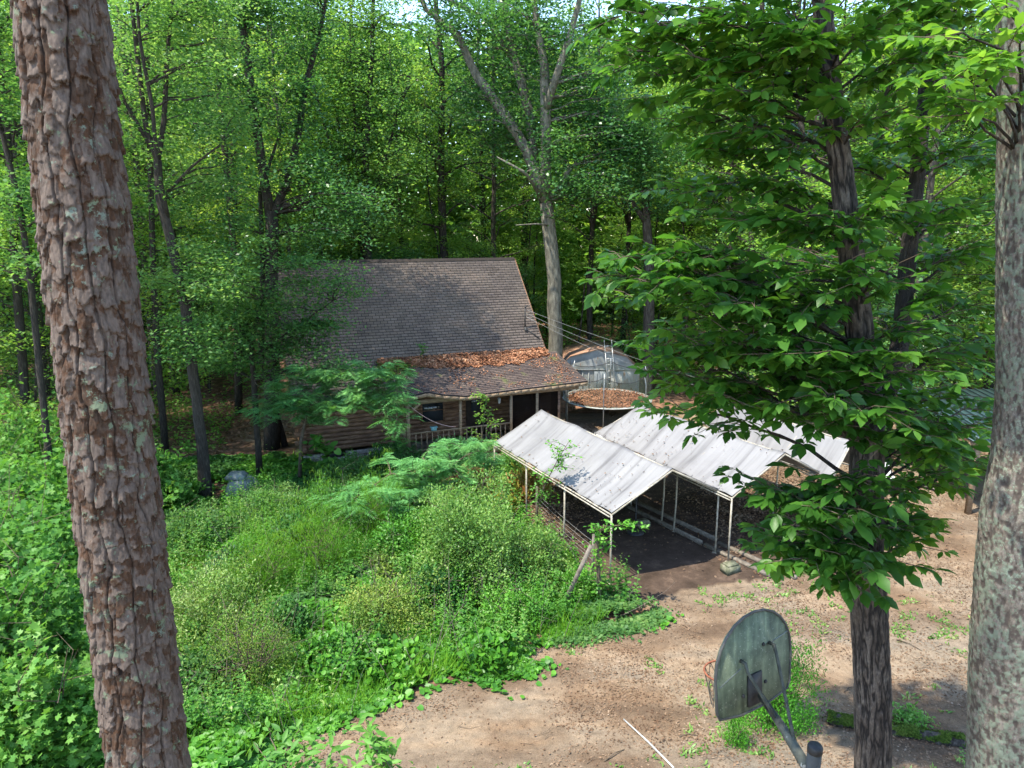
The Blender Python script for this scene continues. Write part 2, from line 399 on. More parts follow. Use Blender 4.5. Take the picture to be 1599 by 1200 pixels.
# ------------------------------------------------------------------ the log cabin
TH = math.radians(22.6); HA = np.array([math.cos(TH), math.sin(TH), 0]); HB = np.array([-HA[1], HA[0], 0]); HZ = np.array([0, 0, 1.])
HO = np.array([-8.08, 25.55, 0])
L_, W2, ZR = 10.6, 4.9, 7.5
AX = [HA, HB, HZ]
def hp(al, be, z): return HO + HA * al + HB * be + HZ * z
def shingles(name, low, high, n_al, rows, parent, mat, al_of, th=.05, zoff=None):
    """low(al)->be,z ; high(al)->be,z ; courses laid as overlapping strips"""
    als = np.linspace(al_of[0], al_of[1], n_al)
    V = []; Lp = []; UV = []; base = 0
    LO = np.array([hp(a, *low(a)) for a in als]); HI = np.array([hp(a, *high(a)) for a in als])
    slope = np.linalg.norm(HI[0] - LO[0])
    d = (HI - LO); nrm = np.cross(HA, d[0]); nrm /= np.linalg.norm(nrm); nrm = nrm if nrm[2] > 0 else -nrm
    rng = np.random.default_rng(3)
    for r in range(rows):
        t0, t1 = r / rows, (r + 1) / rows
        A = LO + d * t0 + nrm * (.016 + rng.normal(0, .002, (n_al, 1))); B = LO + d * t1 + nrm * .001
        C = LO + d * t0 - nrm * .004
        V += [C, A, B]
        for j in range(n_al - 1):
            for (p, q) in ((0, 1), (1, 2)):
                Lp.append((base + p * n_al + j, base + p * n_al + j + 1, base + q * n_al + j + 1, base + q * n_al + j))
        for k in (0, 0, 1):
            UV.append(np.stack([als, np.full(n_al, (r + k) * slope / rows)], 1))
        base += 3 * n_al
    Vn = np.concatenate(V); UVn = np.concatenate(UV); Lp = np.array(Lp)
    # underside slab
    S = np.stack([LO - nrm * .006, HI - nrm * .006]); mb = MB(); mb.sheet(S, th); Vs = np.concatenate(mb.v)
    loops = np.concatenate([Lp.ravel(), np.array(mb.l) + len(Vn)]); tot = np.concatenate([np.full(len(Lp), 4), np.array(mb.t)])
    me = mesh_from(name, np.concatenate([Vn, Vs]), loops, tot, mat)
    uv = me.uv_layers.new(name='UVMap'); allu = np.concatenate([UVn, np.zeros((len(Vs), 2))])
    uv.data.foreach_set('uv', allu[loops].astype(np.float32).ravel())
    return link(name, me, parent)
def shinglemat(name, c1, c2, gap_shade, moss=0):
    m, t, b = newmat(name)
    u = coords(t, 1, 1, 1, 'UV')
    br = nd(t, 'ShaderNodeTexBrick', Scale=1.0, Color1=(*c1, 1), Color2=(*c2, 1), Mortar=(*gap_shade, 1))  # dark lines paint the shade in the gaps between shingle tabs
    br.inputs['Mortar Size'].default_value = .013; br.inputs['Brick Width'].default_value = .30; br.inputs['Row Height'].default_value = .145; br.inputs['Mortar Smooth'].default_value = .3
    t.links.new(u, br.inputs['Vector'])
    o = coords(t)
    f = noi(t, o, .7, 6, .6)
    c = mix(t, .8, br.outputs[0], ramp(t, f, [(.3, (.62, .62, .68)), (.55, (1, 1, 1)), (.72, (1.35, 1.22, 1.12))]), 'MULTIPLY')
    c = mix(t, .6, c, ramp(t, noi(t, o, 28, 3), [(.3, (.6, .6, .6)), (.7, (1.3, 1.3, 1.3))]), 'MULTIPLY')
    if moss: c = mix(t, ramp(t, noi(t, o, 1.4, 5), [(.60, (0, 0, 0)), (.70, (.6, .6, .6))]), c, (.10, .12, .035))
    t.links.new(c, b.inputs['Base Color']); b.inputs['Roughness'].default_value = .95; b.inputs['Specular IOR Level'].default_value = .2
    bump(t, b, noi(t, o, 60, 2), .3, .004)
    return m
M['shingle'] = shinglemat('roof_shingle', (.11, .088, .072), (.158, .125, .103), (.028, .023, .02))
M['shingle2'] = shinglemat('porch_shingle', (.075, .056, .048), (.115, .085, .07), (.028, .023, .022), 1)

def eave_sag(al):
    return float(np.interp(al, [3.0, 3.6, 4.5, 5.1, 6.0, 8.0, 11.3], [0.02, .06, .18, .02, -.12, -.05, 0.03]))
def build_cabin():
    hs = empty('log_cabin', hp(0, 0, 0), 'steep roofed dark log cabin with a covered front porch', 'cabin')
    # foundation
    mb = MB()
    for i in range(26):
        for k in range(2):
            if 2 <= i <= 3 and k == 1: continue
            mb.box(hp(.2 + i * .41, .1, -.12 + k * .205 + .06), (.40, .2, .197), AX)
    mb.build('foundation', M['block'], hs)
    mb = MB(); mb.box(hp(1.25, .1, .15), (.5, .12, .17), AX); mb.build('vent', M['black'], hs)
    # log wall, front and left: each log a long rounded timber, ends crossing at the corner
    mb = MB(); rng = random.Random(4)
    for k in range(13):
        z = .36 + .095 + k * .172
        off = -.28 if k % 2 == 0 else -.12
        P = [hp(off + (L_ - off) * i / 14, .06 + rng.uniform(-.008, .008), z + rng.uniform(-.006, .006)) for i in range(15)]
        mb.tube(P, .1, 10)
    mb.build('log_wall', M['log'], hs, True)
    mb = MB()
    for k in range(13):
        z = .36 + .18 + k * .172
        off = -.26 if k % 2 == 0 else -.1
        P = [hp(.06, off + (W2 * 2 - off) * i / 12, z) for i in range(13)]
        mb.tube(P, .1, 10)
    mb.build('log_wall', M['log'], hs, True)
    # gables + back + right wall
    mb = MB()
    for al in (.08, L_ - .08):
        pts = [(0.1, 0.3), (0.1, 2.4), (1.1, 3.2), (W2, ZR - .22), (2 * W2 - 1.1, 3.2), (2 * W2 - .1, 2.4), (2 * W2 - .1, .3)]
        n = len(pts); V = [hp(al - .05, *p) for p in pts] + [hp(al + .05, *p) for p in pts]
        mb.add(V, [tuple(range(n)), tuple(range(2 * n - 1, n - 1, -1))] + [(i, i + n, (i + 1) % n + n, (i + 1) % n) for i in range(n)])
    mb.box(hp(L_ / 2, 2 * W2 - .05, 1.35), (L_ - .1, .1, 2.2), AX)
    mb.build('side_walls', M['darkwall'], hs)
    # roof
    rf = shingles('roof', lambda a: (-.27, 2.38), lambda a: (1.13, 3.43), 60, 12, hs, M['shingle'], (-.3, L_ + .3))
    shingles('roof_slope', lambda a: (1.13, 3.43), lambda a: (W2, ZR), 60, 38, rf, M['shingle'], (-.3, L_ + .3))
    shingles('roof_slope', lambda a: (2 * W2 + .3, 2.2), lambda a: (W2, ZR), 30, 44, rf, M['shingle'], (-.3, L_ + .3))
    mb = MB()
    for s, w in ((-1, .12), (1, .12)):
        G = np.array([[hp(a, W2 + s * .13, ZR - .105 + .03) for a in np.linspace(-.3, L_ + .3, 34)], [hp(a, W2, ZR + .035) for a in np.linspace(-.3, L_ + .3, 34)]])
        mb.sheet(G if s < 0 else G[::-1])
    mb.build('ridge_cap', M['shingle'], rf)
    for al in (-.32, L_ + .32):
        mb = MB()
        mb.bar(hp(al, -.27, 2.29), hp(al, 1.13, 3.34), .04, .16); mb.bar(hp(al, 1.13, 3.34), hp(al, W2, ZR - .09), .04, .16)
        mb.bar(hp(al, 2 * W2 + .3, 2.12), hp(al, W2, ZR - .09), .04, .16)
        mb.build('rake_board', M['log'], rf)
    # porch roof
    A0, A1 = 3.12, L_ + .75
    pr = shingles('porch_roof', lambda a: (-1.95, 2.66 + eave_sag(a)), lambda a: (1.13 if a < L_ + .3 else 1.1, 3.46), 70, 22, hs, M['shingle2'], (A0, A1), .04)
    mb = MB()
    aa = np.linspace(A0, A1, 26)
    for a0, a1 in zip(aa[:-1], aa[1:]):
        mb.bar(hp(a0, -1.93, 2.55 + eave_sag(a0)), hp(a1, -1.93, 2.55 + eave_sag(a1)), .035, .15)
    mb.bar(hp(A0, -1.93, 2.57 + eave_sag(A0)), hp(A0, 1.0, 3.33), .035, .14)
    mb.bar(hp(A1, -1.93, 2.57 + eave_sag(A1)), hp(A1, 1.0, 3.33), .035, .14)
    mb.build('fascia', M['wood'], pr)
    mb = MB()
    for a in np.arange(A0 + .4, A1, .6): mb.bar(hp(a, -1.85, 2.53 + eave_sag(a)), hp(a, .1, 3.03), .04, .09)
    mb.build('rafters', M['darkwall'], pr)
    mb = MB(); mb.bar(hp(3.7, -1.7, 2.42), hp(L_ + .45, -1.7, 2.42), .09, .16); mb.build('porch_beam', M['wood'], hs)
    # porch floor
    mb = MB()
    for i in range(13): mb.box(hp((3.6 + L_) / 2 + .1, -1.78 + i * .142, .30), (L_ - 3.4, .135, .04), AX)
    mb.box(hp((3.6 + L_) / 2 + .1, -1.84, .2), (L_ - 3.4, .04, .24), AX)
    mb.build('porch_floor', M['woodg'], hs)
    posts = [3.75, 5.85, 8.0, 9.15, 10.15]
    for i, a in enumerate(posts):
        mb = MB(); w = .13 if i in (0,) else .1
        mb.box(hp(a, -1.7, 1.32), (w, w, 2.05), AX)
        if i == 0: mb.bar(hp(a + .05, -1.7, 2.0), hp(a + .5, -1.7, 2.36), .06, .09)
        mb.build('porch_post', M['wood'] if i < 4 else M['log'], hs)
    def rail(a0, b0, a1, b1):
        p = MB(); d = math.hypot(a1 - a0, b1 - b0)
        P0 = lambda f, z: hp(a0 + (a1 - a0) * f, b0 + (b1 - b0) * f, z)
        p.bar(P0(0, 1.2), P0(1, 1.2), .09, .045); p.bar(P0(0, .48), P0(1, .48), .045, .08)
        r = p.build('railing', M['wood'], hs)
        q = MB(); n = int(d / .2)
        for i in range(1, n): q.bar(P0(i / n, .52), P0(i / n, 1.18), .035, .035, up=HA)
        q.build('balusters', M['wood'], r)
    rail(3.82, -1.7, 5.8, -1.7); rail(5.9, -1.7, 7.95, -1.7); rail(3.75, -1.64, 3.75, -.05)
    # dark screen panels at the right end of the porch
    sm, t, b = newmat('insect_screen'); b.inputs['Base Color'].default_value = (.012, .008, .006, 1); b.inputs['Alpha'].default_value = .75; b.inputs['Roughness'].default_value = .9; b.inputs['Specular IOR Level'].default_value = 0
    mb = MB(); mb.box(hp(8.58, -1.7, 1.35), (1.03, .008, 1.95), AX); mb.box(hp(9.66, -1.7, 1.35), (.88, .008, 1.95), AX); mb.build('porch_screen', sm, hs)
    # door and windows at the back of the porch
    d = MB(); d.box(hp(7.1, -.06, 1.38), (.9, .05, 2.02), AX); dd = d.build('door', M['darkwall'], hs)
    d = MB(); d.box(hp(7.1, -.095, 1.75), (.5, .02, .7), AX); d.build('pane', M['glass'], dd)
    d = MB(); d.tube([hp(7.45, -.08, 1.3), hp(7.45, -.15, 1.3), hp(7.45, -.17, 1.3)], [.02, .02, .035], 8); d.build('handle', M['alu'], dd)
    for a in (5.2, 9.2):
        d = MB(); 
        for s in (-1, 1): d.box(hp(a + s * .48, -.06, 1.6), (.08, .06, 1.1), AX); d.box(hp(a, -.06, 1.6 + s * .51), (.88, .06, .08), AX)
        d.box(hp(a, -.06, 1.6), (.88, .04, .03), AX)
        w = d.build('window', M['log'], hs)
        d = MB(); d.box(hp(a, -.05, 1.6), (.88, .01, .94), AX); d.build('pane', M['glass'], w)
    # porch lantern
    l = MB(); c = hp(7.65, -1.3, 2.05)
    l.tube([c + HZ * .42, c + HZ * .14], .006, 5)
    l.tube([c + HZ * .15, c + HZ * .10, c + HZ * .09], [.02, .07, .075], 10); l.tube([c - HZ * .1, c - HZ * .12], [.04, .03], 10)
    lo = l.build('lantern', M['alu'], hs)
    l = MB(); l.tube([c + HZ * .09, c - HZ * .1], [.068, .045], 10); l.build('lamp_glass', M['white'], lo)
    # electric service mast and the black boot at its foot
    p0 = hp(L_ - .35, 2.05, 4.45)
    q = MB(); q.tube([p0, p0 + HZ * .95], .028, 8); q.tube([p0 + HZ * .93, p0 + HZ * 1.02 + HA * .06, p0 + HZ * 1.0 + HA * .14], [.05, .045, .03], 8)
    q.tube([p0 + HZ * .02 - HB * .02, p0 - HB * .15 - HZ * .12], [.08, .05], 8)
    s_ = q.build('service_mast', M['black'], hs)
    q = MB(); q.bar(p0 + HZ * .0 + HA * .02, p0 + HA * .5 - HB * .42 - HZ * .42, .06, .04)
    q.tube([p0 + HA * .5 - HB * .42 - HZ * .42, p0 + HA * .42 - HB * .62 - HZ * .7, p0 + HA * .6 - HB * .8 - HZ * .85], .012, 5); q.build('cable', M['black'], s_)
    return hs
build_cabin()
MAST = hp(L_ - .35, 2.05, 4.45) + HZ * .9

def sheet_pos(al, be):
    """height of the porch roof at al, be"""
    f = (be + 1.95) / 3.08
    return (2.66 + eave_sag(al)) * (1 - f) + 3.46 * f
def scatter_litter(name, P, N, size, mat, label, cat, kind='stuff', seed=0, tplk='quad'):
    rng = np.random.default_rng(seed); n = len(P)
    D = rdir(rng, n, .25); Nn = N + rng.normal(0, .45, (n, 3)); s = rng.uniform(size[0], size[1], n)
    o = link(name, leafmesh(name, P, D, Nn, s, s * rng.uniform(.5, .8, n), mat, tplk))
    return tag(o, label, cat, kind=kind)
def porch_leaves():
    rng = np.random.default_rng(8)
    # deep drift along the joint
    n = 15000; al = rng.uniform(3.3, L_ + .25, n); w = np.interp(al, [3.3, 4.2, 6, 9, 10.9], [.25, .62, .95, 1.05, .5]); u = rng.random(n)
    be = 1.25 - u * w * (1 + .5 * (fbm(al * 2.2, al * 0, seed=4) - .5)) ; up = (rng.random(n) ** 2) * .12 * np.sin(np.clip(u * 3.14, .2, 3))
    z = np.array([sheet_pos(a, b) for a, b in zip(al, be)]) + .035 + up + np.where(be > 1.13, (be - 1.13) * 1.0, 0)
    P = HO + HA * al[:, None] + HB * be[:, None] + HZ * z[:, None]
    scatter_litter('leaf_litter', P, np.tile(HZ * 1. - HB * .25, (n, 1)), (.05, .13), M['litter_red'], 'deep rust brown drift of dead leaves where porch roof meets steep roof', 'dead leaves', seed=1)
    n = 5200; al = rng.uniform(3.3, L_ + .6, n); be = rng.uniform(-1.9, .9, n)
    k = fbm(al * 1.3, be * 1.3, seed=21) + .12 * (be + 1.5) / 2.5 + .07 * rng.normal(0, 1, n); m = k > .60
    al, be = al[m], be[m]; z = np.array([sheet_pos(a, b) for a, b in zip(al, be)]) + .03
    P = HO + HA * al[:, None] + HB * be[:, None] + HZ * z[:, None]
    scatter_litter('leaf_litter', P, np.tile(HZ * 1., (len(P), 1)), (.04, .1), M['litter'], 'thin scatter of dead leaves lower down on the porch roof', 'dead leaves', seed=2)
    # green growth on the left end of the drift
    n = 1500; al = rng.normal(3.75, .45, n).clip(3.2, 5); be = rng.normal(.35, .35, n).clip(-.6, 1.2); z = np.array([sheet_pos(a, b) for a, b in zip(al, be)]) + rng.uniform(.02, .2, n)
    P = HO + HA * al[:, None] + HB * be[:, None] + HZ * z[:, None]
    scatter_litter('moss', P, np.tile(HZ * 1., (n, 1)), (.04, .09), M['moss'], 'green moss and creeping plants on left end of the porch roof', 'moss', seed=3)
porch_leaves()

# ------------------------------------------------------------------ carports
def canopymat(name, dirty, seed):
    m, t, b = newmat(name)
    u = coords(t, 4.5, .35, 1, 'UV'); u.node.inputs['Location'].default_value = (seed, seed * 2, 0)
    f = noi(t, u, 1.0, 6, .6)
    o = coords(t, 1, 1, 1, 'UV'); o.node.inputs['Location'].default_value = (seed, seed, 0); f2 = noi(t, o, .55, 5, .6)
    c = ramp(t, f, [(.30, (.12, .116, .115)), (.46, (.19, .186, .184)), (.60, (.215, .211, .208))])
    c = mix(t, dirty, c, ramp(t, f2, [(.30, (.30, .30, .32)), (.44, (.72, .72, .74)), (.6, (1, 1, 1))]), 'MULTIPLY')
    tc = coords(t, 1, 1, 1, 'UV'); f3 = noi(t, coords(t, 3.2, .35, 1, 'UV'), 1, 3); 
    c = mix(t, dirty, c, ramp(t, f3, [(.34, (.45, .45, .47)), (.42, (1, 1, 1))]), 'MULTIPLY')
    t.links.new(c, b.inputs['Base Color']); b.inputs['Roughness'].default_value = .55; b.inputs['Specular IOR Level'].default_value = .3
    bump(t, b, noi(t, coords(t, 3, 8, 1, 'UV'), 1.2, 5), .6, .02)
    tr = t.nodes.new('ShaderNodeBsdfTranslucent'); tr.inputs[0].default_value = (.5, .5, .5, 1)
    mx = nd(t, 'ShaderNodeMixShader'); mx.inputs[0].default_value = .06
    t.links.new(b.outputs[0], mx.inputs[1]); t.links.new(tr.outputs[0], mx.inputs[2]); t.links.new(mx.outputs[0], t.nodes['Material Output'].inputs[0])
    return m
def carport(label, rf, rb, ef, eb, mat, seed, legs=None, tear=False):
    rf, rb, ef, eb = [np.asarray(p, float) for p in (rf, rb, ef, eb)]
    ax = (rb - rf); ax[2] = 0; ax /= np.linalg.norm(ax); sd = np.array([ax[1], -ax[0], 0])   # to the right of the ridge
    if np.dot(ef - rf, sd) > 0: sd = -sd
    dl = abs(np.dot(ef - rf, sd)); zr = rf[2]; ze = ef[2]
    mir = lambda p, r: p - 2.28 * sd * np.dot(p - r, sd)
    qf, qb = mir(ef, rf), mir(eb, rb)
    root = empty('carport', (ef + eb + qf + qb) / 4 * np.array([1, 1, 0]), label, 'carport', 'white canopy carports in a row')
    rng = np.random.default_rng(seed)
    nu, nv = 46, 15
    mb = MB(); UV = []
    Vg = []
    for side, (f, k) in enumerate(((ef, eb), (qf, qb))):
        G = np.zeros((nu, nv, 3))
        for i in range(nu):
            s = i / (nu - 1)
            for j in range(nv):
                v = j / (nv - 1)
                p = (rf * (1 - s) + rb * s) * (1 - v) + (f * (1 - s) + k * s) * v
                p = p.copy()
                p[2] += -.07 * math.sin(math.pi * v) * (0.4 + .6 * abs(math.sin(3 * math.pi * s))) - .05 * abs(math.sin(3 * math.pi * s)) * (1 - .3 * v)
                p[2] += .022 * (mnoise.noise(Vector((s * 9 + seed, v * 3, side))) ) + .010 * mnoise.noise(Vector((s * 30, v * 12 + seed, side * 5)))
                # scalloped lower edge between ties
                if v > .9: p += (rf - f) / dl * .03 * abs(math.sin(9 * math.pi * s))
                G[i, j] = p
        if side: G = G[::-1]
        o = len(mb.v); mb.sheet(G + np.array([0, 0, .035]), .006)
    me = mb.mesh('canopy', mat, True)
    co = np.concatenate(mb.v); uvv = np.stack([(co - rf) @ ax, (co - rf) @ sd], 1)
    uv = me.uv_layers.new(name='UVMap'); uv.data.foreach_set('uv', uvv[np.array(mb.l)].astype(np.float32).ravel())
    link('canopy', me, root)
    fr = MB(); r = .024
    dn = np.array([0, 0, -.03])
    for a, b in ((rf, rb), (ef, eb), (qf, qb)): fr.tube([a + dn, b + dn], r, 8)
    for s in (0, 1 / 3, 2 / 3, 1):
        a = rf * (1 - s) + rb * s
        for f, k in ((ef, eb), (qf, qb)):
            c = f * (1 - s) + k * s
            fr.tube([a + dn, c + dn], r, 8)
    # lower tie rail on the near side, a hand below the sheet edge
    out = -sd * .12 + np.array([0, 0, -.14])
    fr.tube([ef - sd * 0 + out * .5, eb + out * .5], r * .8, 8)
    fr.build('frame', M['pipe'], root, True)
    for s in (0, 1 / 3, 2 / 3, 1):
        for f, k in ((ef, eb), (qf, qb)):
            c = f * (1 - s) + k * s; g = float(gz(c[0], c[1]))
            lg = MB(); lg.tube([c + dn, (c[0] + .01, c[1], g + .9), (c[0] + .02 * (-1) ** int(s * 3), c[1], g - .05)], .026, 8); lg.tube([(c[0], c[1], g - .02), (c[0], c[1], g + .01)], .07, 8)
            lg.build('leg', M['pipe'], root, True)
    for i in range(1, 12):
        tg = MB()
        s = i / 12; c = ef * (1 - s) + eb * s
        tg.tube([c + (rf - ef) / dl * .08 + np.array([0, 0, .03]), c + np.array([0, 0, .0]) - sd * .02, c + out * .5], .006, 4)
        tg.build('tie_cord', M['black'], root)
    return ax, sd, qf
ZE, ZRD = 1.88, 2.92
c1 = carport('nearest white canopy carport with a mildewed grey patch', atz(1050, 733, ZRD), atz(845, 641, ZRD), atz(955, 803, ZE), atz(772, 692, ZE), canopymat('vinyl_mildewed', .42, 3), 1)
c2 = carport('middle one of the white canopy carports with dark streaks at its front corner', atz(1226, 708, ZRD), atz(1000, 634, ZRD), atz(1143, 777, ZE), atz(928, 678, ZE), canopymat('vinyl_streaked', .32, 8), 2)
c3 = carport('farthest white canopy carport, brightest and cleanest, behind the forked tree', atz(1330, 690, ZRD), atz(1136, 628, ZRD), atz(1298, 752, ZE), atz(1090, 661, ZE), canopymat('vinyl_clean', .12, 14), 3)

def canopy_debris(rf, rb, ef, eb, label, seed, n=260):
    rng = np.random.default_rng(seed); s = rng.random(n); v = np.where(rng.random(n) < .35, rng.random(n) ** 3, rng.random(n)); m = fbm(s * 6, v * 3, seed=seed) > .46; s, v = s[m], v[m]; n = len(s)
    rf, rb, ef, eb = [np.asarray(q)[None] for q in (rf, rb, ef, eb)]; s = s[:, None]; v_ = v[:, None]
    P = (rf * (1 - s) + rb * s) * (1 - v_) + (ef * (1 - s) + eb * s) * v_; P[:, 2] += .05 - .10 * np.sin(np.pi * v) * .5
    scatter_litter('leaf_litter', P, np.tile(HZ, (n, 1)), (.03, .08), M['chips'], label, 'dead leaves', seed=seed)
canopy_debris(atz(1050, 733, ZRD), atz(845, 641, ZRD), atz(955, 803, ZE), atz(772, 692, ZE), 'few dark dead leaves dotted over nearest canopy', 61)
canopy_debris(atz(1226, 708, ZRD), atz(1000, 634, ZRD), atz(1143, 777, ZE), atz(928, 678, ZE), 'few dark dead leaves dotted over middle canopy', 62)
def tube_thing(name, pts, r, mat, label, cat, n=8, group=None, kind=None):
    mb = MB(); mb.tube(pts, r, n); o = mb.build(name, mat, None, True); return tag(o, label, cat, group, kind)
# concrete block foot
def block(px, py, label, s=(.42, .3, .22), mat='mossblock', rz=.4):
    p = gnd(px, py); mb = MB(); c, s_ = math.cos(rz), math.sin(rz); ax = [[c, s_, 0], [-s_, c, 0], [0, 0, 1]]
    G = []
    mb.box((p[0], p[1], p[2] + s[2] / 2 - .02), s, ax)
    mb.box((p[0], p[1], p[2] + s[2] + .0), (s[0] * .82, s[1] * .8, .05), ax)
    o = mb.build('concrete_block', M[mat]); tag(o, label, 'block'); return o
block(1140, 893, 'mossy concrete block at foot of the paired front carport legs')
block(1003, 822, 'dark concrete block by the middle carport legs', (.4, .3, .18))
# dark metal stand
p = gnd(992, 832); st = empty('metal_stand', p, 'black metal stand with round foot under the nearest canopy', 'stand')
mb = MB(); mb.tube([p + HZ * .0, p + HZ * 1.15], .025, 8); mb.build('pole', M['black'], st)
mb = MB(); mb.tube([p + HZ * .0, p + HZ * .03, p + HZ * .05], [.26, .26, .05], 20); mb.build('base', M['black'], st)
# landscape timbers between the carports
def timber(p0, p1, label, w=.12, h=.1, mat='woodg', dz=.04, group='landscape timbers between the carports'):
    a, b = gnd(*p0), gnd(*p1); mb = MB(); n = 8; P = [a + (b - a) * i / n for i in range(n + 1)]
    rng = random.Random(int(p0[0])); 
    for i in range(n):
        q0, q1 = P[i], P[i + 1]
    mb.bar(a + HZ * dz, b + HZ * dz, w, h)
    tag(mb.build('timber', M[mat]), label, 'timber', group)
timber((985, 782), (1118, 845), 'far length of long grey timber lying between the first two carports')
timber((1122, 850), (1243, 905), 'near length of long grey timber ending at the driveway edge')
timber((975, 790), (1095, 850), 'far length of the lower parallel timber beside the black metal stand')
timber((1100, 853), (1205, 903), 'near length of the lower parallel timber passing behind the mossy block')
timber((1212, 768), (1328, 838), 'grey timber on the leafy ground beneath the middle canopy')
timber((800, 712), (760, 690), 'short pale plank on the dirt beside the porch', .1, .04)
timber((1388, 758), (1442, 782), 'weathered plank lying near the white corrugated panel', .14, .05, 'woodg', .03, 'planks by the tin roofed shelter')
timber((1400, 752), (1470, 770), 'longer pale plank lying toward the tin roofed shelter', .16, .05, 'woodg', .1, 'planks by the tin roofed shelter')
# wire lines strung along the left side of the nearest carport
A_, B_ = gnd(838, 820), gnd(925, 905)
wf = empty('wire_fence', A_, 'sagging fence of thin wires along open side of the nearest carport', 'fence')
mb = MB()
for i in range(7):
    z = .25 + i * .13; P = [A_ + (B_ - A_) * s + HZ * (z + .05 * math.sin(s * 3.1) * -1 + random.Random(i).uniform(-.03, .03) * s) for s in np.linspace(0, 1, 12)]
    mb.tube(P, .004, 4)
mb.build('wires', M['wire'], wf)
for P0 in (A_, B_):
    mb = MB(); mb.tube([P0 - HZ * .1, P0 + HZ * 1.25], .04, 6); mb.build('post', M['woodg'], wf)
# leaning pole in the vines
b0 = gnd(874, 950); tube_thing('leaning_pole', [b0 - HZ * .1, atz(900, 902, 1.0), atz(923, 852, 1.75)], [.06, .055, .05], M['woodg'], 'bare grey wooden pole leaning beside vine covered post', 'pole')
# white stick on the drive
tube_thing('plastic_pipe', [gnd(974, 1126) + HZ * .03, gnd(1012, 1162) + HZ * .04, gnd(1052, 1202) + HZ * .03], .014, M['white'], 'thin white pipe lying on the bare dirt', 'pipe', 6)

